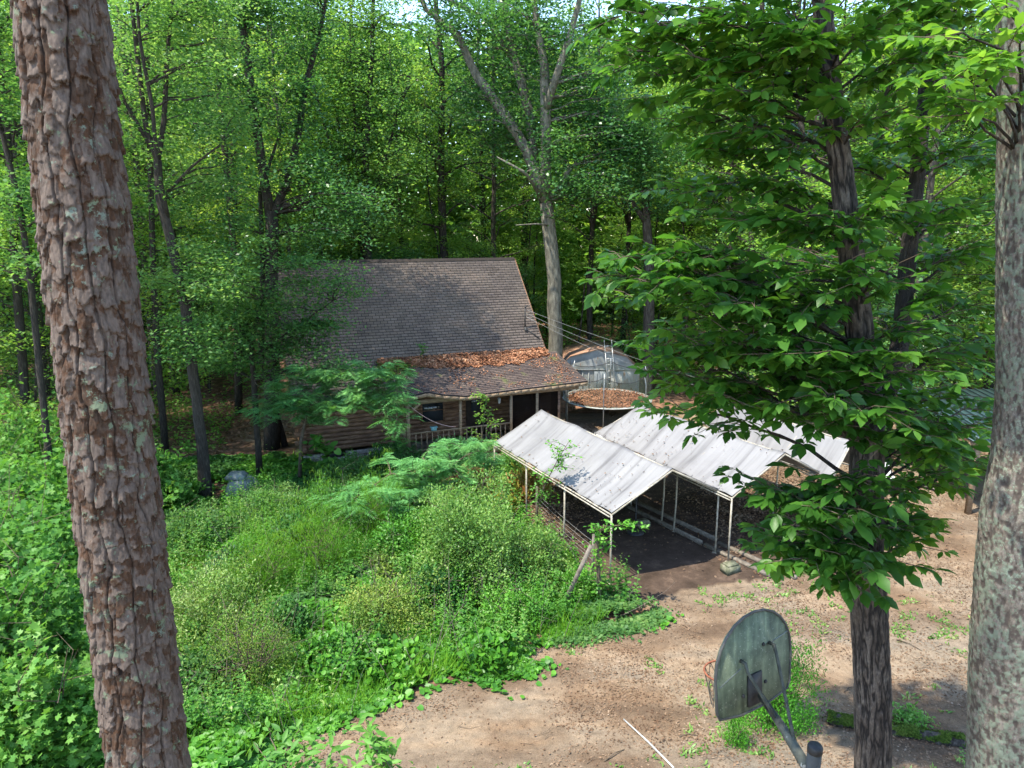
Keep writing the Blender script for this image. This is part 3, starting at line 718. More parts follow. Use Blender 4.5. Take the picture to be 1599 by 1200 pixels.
# ------------------------------------------------------------------ basketball hoop
def hoop():
    Yb = 6.3; C = at(1178, 1032, Yb); n = np.array([-.50, .866, 0]); t = np.array([.866, .50, 0]); tilt = .10
    up = np.array([-n[0] * tilt * -1, -n[1] * tilt * -1, 1.]); up /= np.linalg.norm(up); nn = np.cross(t, up); nn = nn if np.dot(nn, n) > 0 else -nn
    P0 = at(1273, 1167, 5.35)
    root = empty('basketball_hoop', (P0[0], P0[1], float(gz(P0[0], P0[1]))), 'old basketball hoop with mildewed green fan backboard seen from behind', 'basketball hoop')
    def w(x, z, d=0): return C + t * x + up * z + nn * d
    out = [(-.2, -.53), (-.5, -.47), (-.535, -.40), (-.55, -.08)]
    for k in range(0, 13):
        a = math.pi - k * math.pi / 12; out.append((.55 * math.cos(a), -.02 + .55 * math.sin(a) * (1.0)))
    out += [(.55, -.08), (.535, -.40), (.5, -.47), (.2, -.53)]
    pts = [(x, z) for x, z in out]
    m_ = len(pts)
    mb = MB()
    V = [w(x, z, 0) for x, z in pts] + [w(x, z, .025) for x, z in pts]
    mb.add(V, [tuple(range(m_)), tuple(range(2 * m_ - 1, m_ - 1, -1))] + [(i, i + m_, (i + 1) % m_ + m_, (i + 1) % m_) for i in range(m_)])
    bb, tt, b = newmat('mildewed_board')
    v = coords(tt, 1, 1, 1); f = noi(tt, v, 4, 8, .65)
    cc = ramp(tt, f, [(.28, (.045, .06, .038)), (.45, (.088, .115, .072)), (.6, (.135, .17, .108)), (.72, (.21, .245, .165))])
    st_ = noi(tt, coords(tt, 14, 14, 1.2), 1, 4); cc = mix(tt, .8, cc, ramp(tt, st_, [(.35, (.5, .52, .5)), (.55, (1, 1, 1)), (.68, (1.5, 1.5, 1.4))]), 'MULTIPLY')
    sp_ = noi(tt, v, 45, 4); cc = mix(tt, ramp(tt, sp_, [(.62, (0, 0, 0)), (.68, (.8, .8, .8))]), cc, (.24, .27, .21))
    tt.links.new(cc, b.inputs['Base Color']); b.inputs['Roughness'].default_value = .75; bump(tt, b, sp_, .3, .003)
    bo = mb.build('backboard', bb, root)
    mb = MB(); ring = [w(x * 1.0, z * 1.0, 0) for x, z in pts]; ring.append(ring[0]); mb.tube(ring, .014, 6, False); mb.build('edge_trim', M['polegrey'], bo, True)
    mb = MB(); mb.box(w(-.01, -.30, -.012), (.2, .02, .34), [t, nn, up]); mb.build('mount_plate', M['black'], bo)
    # seams on the back
    for q0, q1 in (((-.5, -.13), (-.2, -.02)), ((.22, .12), (.52, .18))):
        mb = MB(); mb.bar(w(*q0, -.003), w(*q1, -.003), .012, .006, nn); mb.build('moulded_rib', M['greyplastic'], bo)
    # rim and net on the far side
    rc = w(0, -.30, .15 + .23); rr = .23; mb = MB()
    P = [rc + t * rr * math.cos(a) + nn * rr * math.sin(a) for a in np.linspace(0, 2 * math.pi, 33)]; mb.tube(P, .011, 6, False)
    for s in (-.07, .07): mb.tube([w(s, -.30, .02), rc + t * s - nn * rr * .95], .009, 5)
    rm = mb.build('rim', M['rim'], root, True)
    mb = MB(); K = 12
    for k in range(K):
        a0 = 2 * math.pi * k / K
        for s in (-1, 1):
            Q = []
            for j in range(6):
                f = j / 5; r_ = rr * (1 - .45 * f) ; a = a0 + s * f * 2 * math.pi / K * 1.5
                Q.append(rc + t * r_ * math.cos(a) + nn * r_ * math.sin(a) - HZ * .42 * f)
            mb.tube(Q, .004, 4, False)
    mb.build('net', M['net'], rm)
    # arm, braces, post
    J = w(0.02, -.36, -.06); Q = np.array([P0[0], P0[1], P0[2] - .22]) + np.array([-.05, .02, 0])
    mb = MB(); mb.tube([J, J + (Q - J) * .5 + HZ * .02, Q], [.034, .043, .052], 14); arm = mb.build('arm', M['polepaint'], root, True)
    mb = MB(); h1 = w(-.20, .06, -.02); q1 = J + (Q - J) * .42; mb.tube([h1 + nn * .02, h1 - nn * .04, h1 - nn * .07 - up * .08, q1], [.02, .02, .017, .017], 8); mb.build('brace', M['polepaint'], root, True)
    mb = MB(); h2 = w(.22, .13, -.02); q2 = J + (Q - J) * .8; mb.tube([h2 + nn * .02, h2 - nn * .04, h2 - nn * .07 - up * .08, q2], [.02, .02, .017, .017], 8); mb.build('brace', M['polepaint'], root, True)
    for x, z in ((-.20, .06), (.22, .13), (.13, .14), (-.17, -.33), (.16, -.28)):
        mb = MB(); mb.tube([w(x, z, -.002), w(x, z, -.014)], [.022, .018], 8); mb.build('bolt', M['black'], bo)

    g = float(gz(P0[0], P0[1]))
    mb = MB(); mb.tube([(P0[0], P0[1], g - .1), (P0[0], P0[1], P0[2])], .062, 16); po = mb.build('post', M['polegrey'], root, True)
    mb = MB(); mb.tube([P0 - HZ * .05, P0 + HZ * .005, P0 + HZ * .02], [.066, .066, .058], 16); mb.build('cap', M['black'], po)
hoop()

# ------------------------------------------------------------------ back yard: metal shed, ladder, trampoline, chair, lines
def shed():
    Y0 = 36.5; x0, x1 = at(868, 600, Y0)[0], at(998, 600, Y0)[0]; root = empty('metal_shed', ((x0 + x1) / 2, Y0, 0), 'small pale metal shed with barn roof and sliding doors', 'shed')
    z = lambda py: at(900, py, Y0)[2]
    zt, ze, zk = z(546), z(577), z(557); xc = (x0 + x1) / 2; D = 3.0
    prof = [(x0, ze), (x0 + .75, zk), (xc, zt), (x1 - .75, zk), (x1, ze)]
    wm, t, b = newmat('shed_steel'); v = coords(t, 1, 1, 1); f = noi(t, v, 1.5, 5)
    c = ramp(t, f, [(.3, (.18, .19, .175)), (.6, (.30, .31, .29))]); c = mix(t, ramp(t, noi(t, coords(t, 2, 2, .6), 2, 5), [(.6, (0, 0, 0)), (.68, (1, 1, 1))]), c, (.2, .11, .06))
    t.links.new(c, b.inputs['Base Color']); b.inputs['Roughness'].default_value = .6
    mb = MB(); P = [(x0, 0), *prof, (x1, 0)]; n = len(P)
    mb.add([(x, Y0, q) for x, q in P] + [(x, Y0 + D, q) for x, q in P], [tuple(range(n)), tuple(range(2 * n - 1, n - 1, -1)), (0, n, n + 1, 1), (n - 2, 2 * n - 2, 2 * n - 1, n - 1)])
    for i in range(14): 
        x = x0 + .15 + i * (x1 - x0 - .3) / 13; mb.box((x, Y0 - .012, ze / 2), (.05, .024, ze - .1))
    mb.box((xc, Y0 - .03, ze - .02), (x1 - x0 + .04, .05, .1))
    mb.build('wall', wm, root)
    mb = MB()
    for (xa, za), (xb, zb) in zip(prof[:-1], prof[1:]):
        dx = .08
        mb.sheet(np.array([[(xa, Y0 - .1, za + .05), (xa, Y0 + D + .1, za + .05)], [(xb, Y0 - .1, zb + .05), (xb, Y0 + D + .1, zb + .05)]]), .05)
    rust = surf('rusted_roof', [(.35, (.12, .08, .06)), (.5, (.24, .14, .09)), (.62, (.32, .17, .10)), (.75, (.33, .33, .31))], 1.6, .8)
    mb.build('roof', rust, root)
    for i, (a, bb) in enumerate(((xc - .2, xc + .62), (xc + .66, x1 - .35))):
        mb = MB(); mb.box(((a + bb) / 2, Y0 - .055 - .02 * i, ze / 2 - .03), (bb - a, .04, ze - .16))
        for k in range(3): mb.box((a + (k + .5) * (bb - a) / 3, Y0 - .085 - .02 * i, ze / 2 - .03), (.03, .02, ze - .3))
        mb.build('door', wm if i else surf('blue_grey_door', [(.3, (.12, .14, .155)), (.7, (.2, .225, .24))], 2, .6), root)
shed()
def ladder():
    Y = 36.1; a = at(957, 628, Y - .9); b = at(949, 531, Y); a[2] = 0; w = .19
    root = empty('ladder', (a[0], a[1], 0), 'tall aluminium ladder propped against metal shed', 'ladder')
    for s in (-1, 1):
        mb = MB(); mb.bar(a + np.array([s * w, 0, 0]), b + np.array([s * w, 0, 0]), .03, .08); mb.build('rail', M['alu'], root)
    n = int((b[2]) / .3)
    for i in range(1, n): 
        p = a + (b - a) * i / n; mb = MB(); mb.tube([p - (w, 0, 0), p + (w, 0, 0)], .022, 6); mb.build('rung', M['alu'], root)
ladder()
def trampoline():
    c = np.array([4.55, 32.2, 0]); r = 2.05; zt = .95
    root = empty('trampoline', c, 'round trampoline with leaf covered mat and torn enclosure net', 'trampoline')
    P = [c + (r * math.cos(a), r * math.sin(a), zt) for a in np.linspace(0, 2 * math.pi, 49)]
    mb = MB(); mb.tube(P, .035, 6, False); mb.build('rim', M['pipe'], root, True)
    mb = MB(); k = 40; G = np.array([[c + (r * q * math.cos(a), r * q * math.sin(a), zt - .12 * (1 - q * q) + .015) for a in np.linspace(0, 2 * math.pi, k)] for q in (.02, .4, .7, .99)]); mb.sheet(G, .01); mb.build('mat', M['black'], root, True)
    mb = MB(); G = np.array([[c + (r * q * math.cos(a), r * q * math.sin(a), zt + .03) for a in np.linspace(0, 2 * math.pi, k)] for q in (.9, 1.04)]); mb.sheet(G, .02); mb.build('edge_pad', surf('faded_pad', [(.3, (.2, .24, .2)), (.7, (.5, .5, .48))], 3), root, True)
    for i in range(6):
        a = 2 * math.pi * (i + .3) / 6; p = c + (r * math.cos(a), r * math.sin(a), 0); mb = MB(); mb.tube([p, p + HZ * zt], .028, 6); mb.build('leg', M['pipe'], root, True)
        q = p + np.array([math.cos(a), math.sin(a), 0]) * .06; mb = MB(); mb.tube([q + HZ * .2, q + HZ * 1.9, q - np.array([math.cos(a), math.sin(a), 0]) * .15 + HZ * 2.55], .022, 6); mb.build('net_pole', M['alu'], root, True)
    nm, t, b = newmat('enclosure_net'); b.inputs['Base Color'].default_value = (.06, .075, .05, 1); b.inputs['Alpha'].default_value = .3; b.inputs['Roughness'].default_value = .9
    mb = MB(); K = 61
    G = np.array([[c + ((r + .02) * math.cos(a), (r + .02) * math.sin(a), z0 * (zt + .05) + (1 - z0) * (2.4 - .28 * abs(math.sin(3 * a - .94)) ** .7)) for a in np.linspace(0, 2 * math.pi, K)] for z0 in (1, .5, 0)]); mb.sheet(G)
    nt_ = mb.build('net', nm, root, True)
    mb = MB(); mb.tube(list(G[2]), .014, 5, False); mb.build('net_hem', M['black'], nt_)
    rng = np.random.default_rng(2); n = 7500; a = rng.uniform(0, 6.283, n); q = np.sqrt(rng.random(n)) * r * .97
    P = np.stack([c[0] + q * np.cos(a), c[1] + q * np.sin(a), zt - .12 * (1 - (q / r) ** 2) + .03 + rng.uniform(0, .04, n)], 1)
    scatter_litter('leaf_litter', P, np.tile(HZ, (n, 1)), (.05, .11), M['litter_red'], 'blanket of dead brown leaves lying on trampoline mat', 'dead leaves', seed=5)
trampoline()
def crate_chair():
    p = np.array([3.9, 27.6, 0.]); p[2] = float(gz(p[0], p[1])); root = empty('plastic_table', p, 'low white slatted plastic table in front of trampoline', 'table')
    mb = MB()
    for i in range(6): mb.box(p + (0, -.28 + i * .112, .52), (.9, .09, .03))
    mb.box(p + (0, -.31, .46), (.88, .03, .09)); mb.box(p + (0, .31, .46), (.88, .03, .09)); mb.build('tabletop', M['white'], root)
    for x in (-.4, .4):
        for y in (-.27, .27):
            mb = MB(); mb.box(p + (x, y, .24), (.05, .05, .5)); mb.build('leg', M['white'], root)
crate_chair()
# power lines from the mast off into the trees on the right
ends = [at(1330, 612, 31), at(1330, 640, 30.5), at(1290, 640, 30)]
lbl = ['uppermost of three power lines running from roof mast into the trees', 'middle one of three power lines sagging behind the ladder', 'lowest of three power lines running past the barn roof shed']
for i in range(3):
    a = MAST + np.array([.05, 0, -.05 - i * .16]); b = ends[i]
    P = [a + (b - a) * s - HZ * (.55 + .1 * i) * 4 * s * (1 - s) for s in np.linspace(0, 1, 24)]
    tube_thing('power_line', P, .007, M['wire'], lbl[i], 'power line', 5, 'power lines from the cabin')
# pink rope from the porch post
a = hp(3.75, -1.78, 2.4); b = hp(5.6, -1.85, 1.32)
tube_thing('rope', [a + (b - a) * s - HZ * .35 * 4 * s * (1 - s) * .6 for s in np.linspace(0, 1, 14)], .016, M['pink'], 'faded pink rope slung from porch corner post to the railing', 'rope', 6)
p = hp(4.75, -1.74, 1.28); fb = empty('bird_feeder', p, 'small teal box feeder fixed on top of porch railing', 'feeder')
mb = MB(); mb.box(p + HZ * .02, (.2, .12, .12), AX); mb.build('box', M['teal'], fb)
mb = MB(); mb.box(p + HZ * .1, (.28, .18, .03), AX); mb.build('lid', M['teal'], fb)
# moulded grey cover among the ivy
def cover():
    p = gnd(379, 776); root = empty('well_cover', p, 'pale grey moulded plastic cover with a small box shaped top', 'cover')
    mb = MB(); k = 22; G = []
    for j, (q, z) in enumerate(((.56, -.1), (.54, .15), (.50, .4), (.42, .58), (.28, .70), (.1, .73), (.01, .73))):
        G.append([p + (q * (1 + .07 * math.sin(3 * a + 1) + .05 * math.sin(5 * a)) * math.cos(a) * 1.05, q * (1 + .07 * math.sin(2 * a)) * math.sin(a), z + .02 * math.sin(4 * a)) for a in np.linspace(0, 2 * math.pi, k)])
    mb.sheet(np.array(G)); mb.build('dome', M['greyplastic'], root, True)
    mb = MB(); c = p + (-.1, -.1, .70); V = []
    for z, s in ((0, .30), (.10, .32), (.22, .2)): V += [c + (x * s, y * s * .7, z) for x, y in ((-1, -1), (1, -1), (1, 1), (-1, 1))]
    mb.add(V, [(0, 1, 5, 4), (1, 2, 6, 5), (2, 3, 7, 6), (3, 0, 4, 7), (4, 5, 9, 8), (5, 6, 10, 9), (6, 7, 11, 10), (7, 4, 8, 11), (8, 9, 10, 11)]); mb.build('cap', M['greyplastic'], root)
cover()
# tin roofed shelter on the right
def shelter():
    y0, y1 = 20.6, 25.2; x0, x1 = 14.2, 20.2; zf, zb = 2.45, 2.95
    root = empty('open_shelter', ((x0 + x1) / 2, (y0 + y1) / 2, 0), 'open timber shelter with ribbed teal metal roof', 'shelter')
    tm = surf('teal_steel', [(.3, (.02, .042, .045)), (.55, (.035, .068, .07)), (.75, (.06, .10, .10))], 1.2, .45, .1, .002, metal=.2, spec=.5)
    mb = MB(); n = int((x1 - x0) / .3)
    for i in range(n):
        xa = x0 + i * .3
        mb.sheet(np.array([[(xa, y0 - .3, zf), (xa, y1 + .3, zb)], [(xa + .3, y0 - .3, zf), (xa + .3, y1 + .3, zb)]]), .02)
        mb.bar((xa, y0 - .3, zf + .025), (xa, y1 + .3, zb + .025), .045, .04)
    mb.build('roof', tm, root)
    for x in (x0 + .3, 16.4, 18.3, x1 - .2):
        for y, z in ((y0, zf - .1), (y1, zb - .1)):
            g = float(gz(x, y)); mb = MB(); mb.box((x, y, (z + g) / 2), (.14, .14, z - g)); mb.build('post', M['wood'], root)
    mb = MB(); mb.bar((x0, y0, zf - .16), (x1, y0, zf - .16), .06, .18); mb.bar((x0, y1, zb - .16), (x1, y1, zb - .16), .06, .18); mb.build('beam', M['wood'], root)
shelter()
p = gnd(1386, 762); rt = empty('corrugated_panel', p, 'small white corrugated panel standing on edge by loose planks', 'panel')
mb = MB(); G = np.array([[p + (-.4 + i * .02, .06 * j + .02 * math.cos(j * 9), .02 + j * .045 + .012 * math.sin(j * 2.6)) for i in range(41)] for j in range(16)]); mb.sheet(G, .008); mb.build('sheet', M['white'], rt, True)
mb = MB(); mb.tube([p + (-.4, .9, .7), p + (.4, .9, .7)], .03, 6); mb.tube([p + (-.35, .85, 0), p + (-.35, .9, .7)], .03, 6); mb.tube([p + (.35, .85, 0), p + (.35, .9, .7)], .03, 6); mb.build('support', M['wood'], rt)

# ------------------------------------------------------------------ bark trunks close to the camera
def path_interp(P, R, z):
    P = np.asarray(P, float); o = np.argsort(P[:, 2]); P = P[o]; R = np.asarray(R, float)[o]
    return np.stack([np.interp(z, P[:, 2], P[:, 0]), np.interp(z, P[:, 2], P[:, 1])], -1), np.interp(z, P[:, 2], R)
def bark_trunk(name, P, R, mat, parent, style, zr, nA, dz, seed=1):
    """trunk with its bark modelled in the mesh. zr: (bottom, fine from, fine to, top)"""
    zz = np.concatenate([np.arange(zr[0], zr[1], .06), np.arange(zr[1], zr[2], dz), np.arange(zr[2], zr[3], .08)])
    C, Rr = path_interp(P, R, zz)
    k = np.ones(9) / 9
    m = 40
    for q in range(2): C[:, q] = np.convolve(np.pad(C[:, q], 4, mode='edge'), k, 'valid')
    a = np.arange(nA) * 2 * math.pi / nA
    A, Z = np.meshgrid(a, zz); r0 = float(np.mean(R)); U = A * r0; per = 2 * math.pi * r0
    ci = lambda s, sd: fbm(np.cos(A) * r0 * s, np.sin(A) * r0 * s, Z * s * .45, 4, sd)
    if style == 'plates':
        wu = U + .012 * (ci(12, 2) - .5) * 2 + .011 * (ci(48, 22) - .5) * 2 + .004 * (ci(120, 23) - .5) * 2
        wz = Z + .035 * (ci(14, 5) - .5) * 2 + .030 * (ci(55, 25) - .5) * 2 + .008 * (ci(130, 26) - .5) * 2
        Hm = np.zeros(A.shape); ID = np.zeros(A.shape); LOW = np.ones(A.shape)
        for (nu, sz, T0, wf, ln, sd) in ((22, .055, .020, .64, .11, 11), (34, .036, .009, .58, .07, 31)):   # big plates, then small flakes between them
            su = per / nu; gi = wu / su; gj = wz / sz; bi = np.floor(gi); bj = np.floor(gj)
            for di in (-1, 0, 1):
                for dj in (-3, -2, -1, 0, 1):
                    ii = bi + di; jj = bj + dj; im = np.mod(ii, nu); o_ = im * 0
                    cx = ii + .15 + .7 * hash3(im, jj, o_, sd); cz = (jj + .1 + .8 * hash3(im, jj, o_, sd + 1)) * sz
                    r1 = hash3(im, jj, o_, sd + 2); r2 = hash3(im, jj, o_, sd + 3); r3 = hash3(im, jj, o_, sd + 4)
                    w_ = wf * (.65 + .6 * r1); L0 = ln * (.65 + .7 * r2); du = np.abs(gi - cx) / w_
                    q = (wz - cz - .016 * du ** 2) / L0
                    t_ = T0 * (.55 + .9 * r3) * (.25 + .75 * (1 - np.clip(q, 0, 1))) * np.clip((1 - du) / .14, 0, 1) * (1 - .25 * du ** 2)
                    t_ = np.where((q > 0) & (q < 1) & (du < 1), t_, 0)
                    m_ = t_ > Hm; Hm = np.where(m_, t_, Hm); ID = np.where(m_, r1 * .5 + r3 * .5, ID); LOW = np.where(m_, q, LOW)
        fur = np.abs(np.mod(U / (per / 12) + .9 * fbm(Z * 2.2, np.floor(U / per) * 0, seed=77) + .5 * (ci(20, 9) - .5), 1) - .5) * 2
        Hm = Hm * (.25 + .75 * sstep(fur / .16))
        h = Hm + .003 * (ci(90, 8) - .5) + .004 * (ci(40, 7) - .5)
        e = np.clip((Hm - .002) / .008, 0, 1)
        attr = {'edge': e.ravel(), 'pid': np.clip(ID * .7 + .4 * (1 - LOW) * .8, 0, 1).ravel()}
    elif style == 'furrow':
        w = fbm(np.cos(A) * r0 * 26, np.sin(A) * r0 * 26, Z * 5, 3, 3)
        rg = 1 - np.abs(2 * fbm(np.cos(A) * r0 * 42 + w * 1.5, np.sin(A) * r0 * 42 + w, Z * 6, 3, 4) - 1) * 2.2
        rg = np.clip(rg, 0, 1); h = -.013 * rg ** 1.5 + .005 * (ci(60, 8) - .5) + .012 * (ci(4, 2) - .5)
        attr = {'edge': (1 - rg).ravel(), 'pid': w.ravel()}
    else:
        w = fbm(np.cos(A) * r0 * 55, np.sin(A) * r0 * 55, Z * 26, 4, 3); h = .022 * (w - .5) + .005 * (ci(80, 8) - .5) + .02 * (ci(3, 2) - .5)
        attr = {'edge': np.clip((w - .33) * 4, 0, 1).ravel(), 'pid': w.ravel()}
    # flare near the ground
    fl = 1 + .5 * np.exp(-(zz - zr[0]) / .35)
    RR = (Rr * fl)[:, None] + h
    V = np.stack([C[:, 0:1] + RR * np.cos(A), C[:, 1:2] + RR * np.sin(A), Z], -1).reshape(-1, 3)
    n, mm = A.shape
    i, j = np.meshgrid(np.arange(n - 1), np.arange(mm), indexing='ij'); j2 = (j + 1) % mm
    q = np.stack([i * mm + j, i * mm + j2, (i + 1) * mm + j2, (i + 1) * mm + j], -1).reshape(-1, 4)
    me = mesh_from(name, V, q.ravel(), np.full(len(q), 4), mat, True, attr)
    return link(name, me, parent)
def barkmat(name, deep, cols, lich, lich_amt, lscale=9, pid_w=.6, rough=.9):
    m, t, b = newmat(name); v = coords(t)
    e = nd(t, 'ShaderNodeAttribute', attribute_name='edge').outputs['Fac']; pid = nd(t, 'ShaderNodeAttribute', attribute_name='pid').outputs['Fac']
    f = noi(t, v, 14, 6, .65)
    s = nd(t, 'ShaderNodeMath', operation='MULTIPLY_ADD'); t.links.new(pid, s.inputs[0]); s.inputs[1].default_value = pid_w; t.links.new(f, s.inputs[2])
    s2 = nd(t, 'ShaderNodeMath', operation='ADD'); t.links.new(s.outputs[0], s2.inputs[0]); s2.inputs[1].default_value = -.3
    n = len(cols); c = ramp(t, s2.outputs[0], [(.12 + .7 * i / (n - 1), cols[i]) for i in range(n)])
    c = mix(t, 1, c, ramp(t, noi(t, coords(t, 1, 1, .35), 90, 3), [(.3, (.6, .6, .6)), (.7, (1.3, 1.3, 1.3))]), 'MULTIPLY')
    for k, (lc, lo) in enumerate(lich):
        lv = coords(t); lv.node.inputs['Location'].default_value = (k * 3.1, k, k * 5)
        lf = mix(t, .3, noi(t, lv, lscale * (1 + .35 * k), 7, .72), noi(t, lv, 2.2, 3), 'MIX')
        c = mix(t, ramp(t, lf, [(lo, (0, 0, 0)), (lo + .035, (lich_amt,) * 3)]), c, lc)
    c = mix(t, ramp(t, e, [(.10, (0, 0, 0)), (.62, (1, 1, 1))]), deep, c)
    t.links.new(c, b.inputs['Base Color']); b.inputs['Roughness'].default_value = rough; b.inputs['Specular IOR Level'].default_value = .25
    bump(t, b, noi(t, coords(t, 1, 1, .5), 70, 5, .7), .6, .006)
    return m
def pine():
    Y = 2.7; P = [at(93, 0, Y), at(162, 600, Y), at(232, 1200, Y)]; d = (P[2] - P[0]) / (P[2][2] - P[0][2])
    R = [.133, .145, .149]; g = float(gz(-1.6, Y)) - .15
    P = [P[0] + d * (16.5 - P[0][2])] + P + [P[2] + d * (g - P[2][2])]; R = [.12] + R + [.225]
    root = empty('pine_tree', P[-1], 'large pine with thick flaking plated bark standing nearest the camera', 'tree')
    m = barkmat('pine_bark', (.012, .007, .005), [(.014, .007, .004), (.028, .014, .008), (.044, .024, .014), (.060, .039, .027), (.048, .022, .010), (.098, .074, .060)], [((.12, .15, .095), .57), ((.13, .16, .125), .59)], .9, 16, .95)
    bark_trunk('trunk', P, R, m, root, 'plates', (g, 5.6, 10.1, 16.5), 340, .0042)
    # crown high above the frame
    rng = np.random.default_rng(4); mb = MB(); LP = []; top = P[0]
    for i in range(16):
        z = 11.5 + i * .33; a = i * 2.4; c = P[1] + d * (z - P[1][2]); L = 1.9 - .06 * i
        e = c + np.array([math.cos(a) * L, math.sin(a) * L, .5]); mb.tube([c, (c + e) / 2 + HZ * .1, e], [.04, .03, .012], 6)
        for s in (.5, .75, 1): LP += [c + (e - c) * s + rng.normal(0, .18, 3) for _ in range(4)]
    mb.build('branches', M['bark'], root)
    LP = np.array(LP); n = 60; Pn = np.repeat(LP, n, 0); D = rng.normal(0, 1, Pn.shape); D /= np.linalg.norm(D, axis=1)[:, None]
    link('crown', leafmesh('crown', Pn, D, rnorm(rng, len(Pn), 1), .2, .008, M['dark']), root)
pine()
def pale_trunk():
    Y = 4.0; px = [(1622, -60, .185), (1620, 200, .185), (1619, 400, .190), (1618, 600, .20), (1613, 720, .215), (1600, 800, .228), (1592, 900, .235), (1584, 1000, .242), (1578, 1200, .25)]
    P = [at(a, b, Y) for a, b, r in px]; R = [r for a, b, r in px]
    g = float(gz(P[-1][0], Y)) - .15; P.append(np.array([P[-1][0] + .12, Y, g])); R.append(.30)
    P = [P[0] + np.array([-.5, .1, 5.0])] + P; R = [.16] + R
    root = empty('lichened_tree', P[-1], 'stout tree trunk blotched with pale green lichen at the edge of driveway', 'tree')
    m = barkmat('lichen_bark', (.058, .047, .04), [(.06, .046, .036), (.10, .082, .066), (.15, .13, .11), (.11, .09, .072)], [((.13, .155, .115), .50), ((.18, .215, .16), .56), ((.18, .23, .09), .64)], .9, 26, .5)
    bark_trunk('trunk', P, R, m, root, 'rough', (g, 4.9, 10.1, P[0][2]), 240, .007)
    return root, P
PALE_ROOT, PALE_P = pale_trunk()

# ------------------------------------------------------------------ forked broadleaf tree
SPRIG_N = 7
def sprigs(rng, P, D, size, kind_n=(5, 8)):
    """whorls of leaves at twig tips; returns arrays for leafset"""
    OP = []; OD = []; ON = []; OL = []
    for p, d, s in zip(P, D, size):
        d = d / (np.linalg.norm(d) + 1e-9); n = rng.integers(*kind_n)
        side = np.cross(d, HZ); side /= (np.linalg.norm(side) + 1e-6); up = np.cross(side, d)
        for k in range(n):
            a = (k / (n - 1) - .5) * 2 * 2.0 + rng.normal(0, .16)
            bk = abs(a) / 2.0
            q = p - d * s * .55 * bk * rng.uniform(.4, 1.0)
            dd = d * math.cos(a) + side * math.sin(a) - HZ * rng.uniform(.08, .5) + rng.normal(0, .1, 3)
            OP.append(q); OD.append(dd); ON.append(up + rng.normal(0, .28, 3)); OL.append(s * rng.uniform(.75, 1.12) * (1 - .25 * bk))
    return np.array(OP), np.array(OD), np.array(ON), np.array(OL)
def bent(a, b, up, n=6, rng=None, w=.06):
    a = np.asarray(a, float); b = np.asarray(b, float); P = []
    L = np.linalg.norm(b - a)
    for i in range(n + 1):
        s = i / n; p = a + (b - a) * s + HZ * up * L * 4 * s * (1 - s)
        if rng is not None and 0 < i < n: p = p + rng.normal(0, w * L * .25, 3)
        P.append(p)
    return P
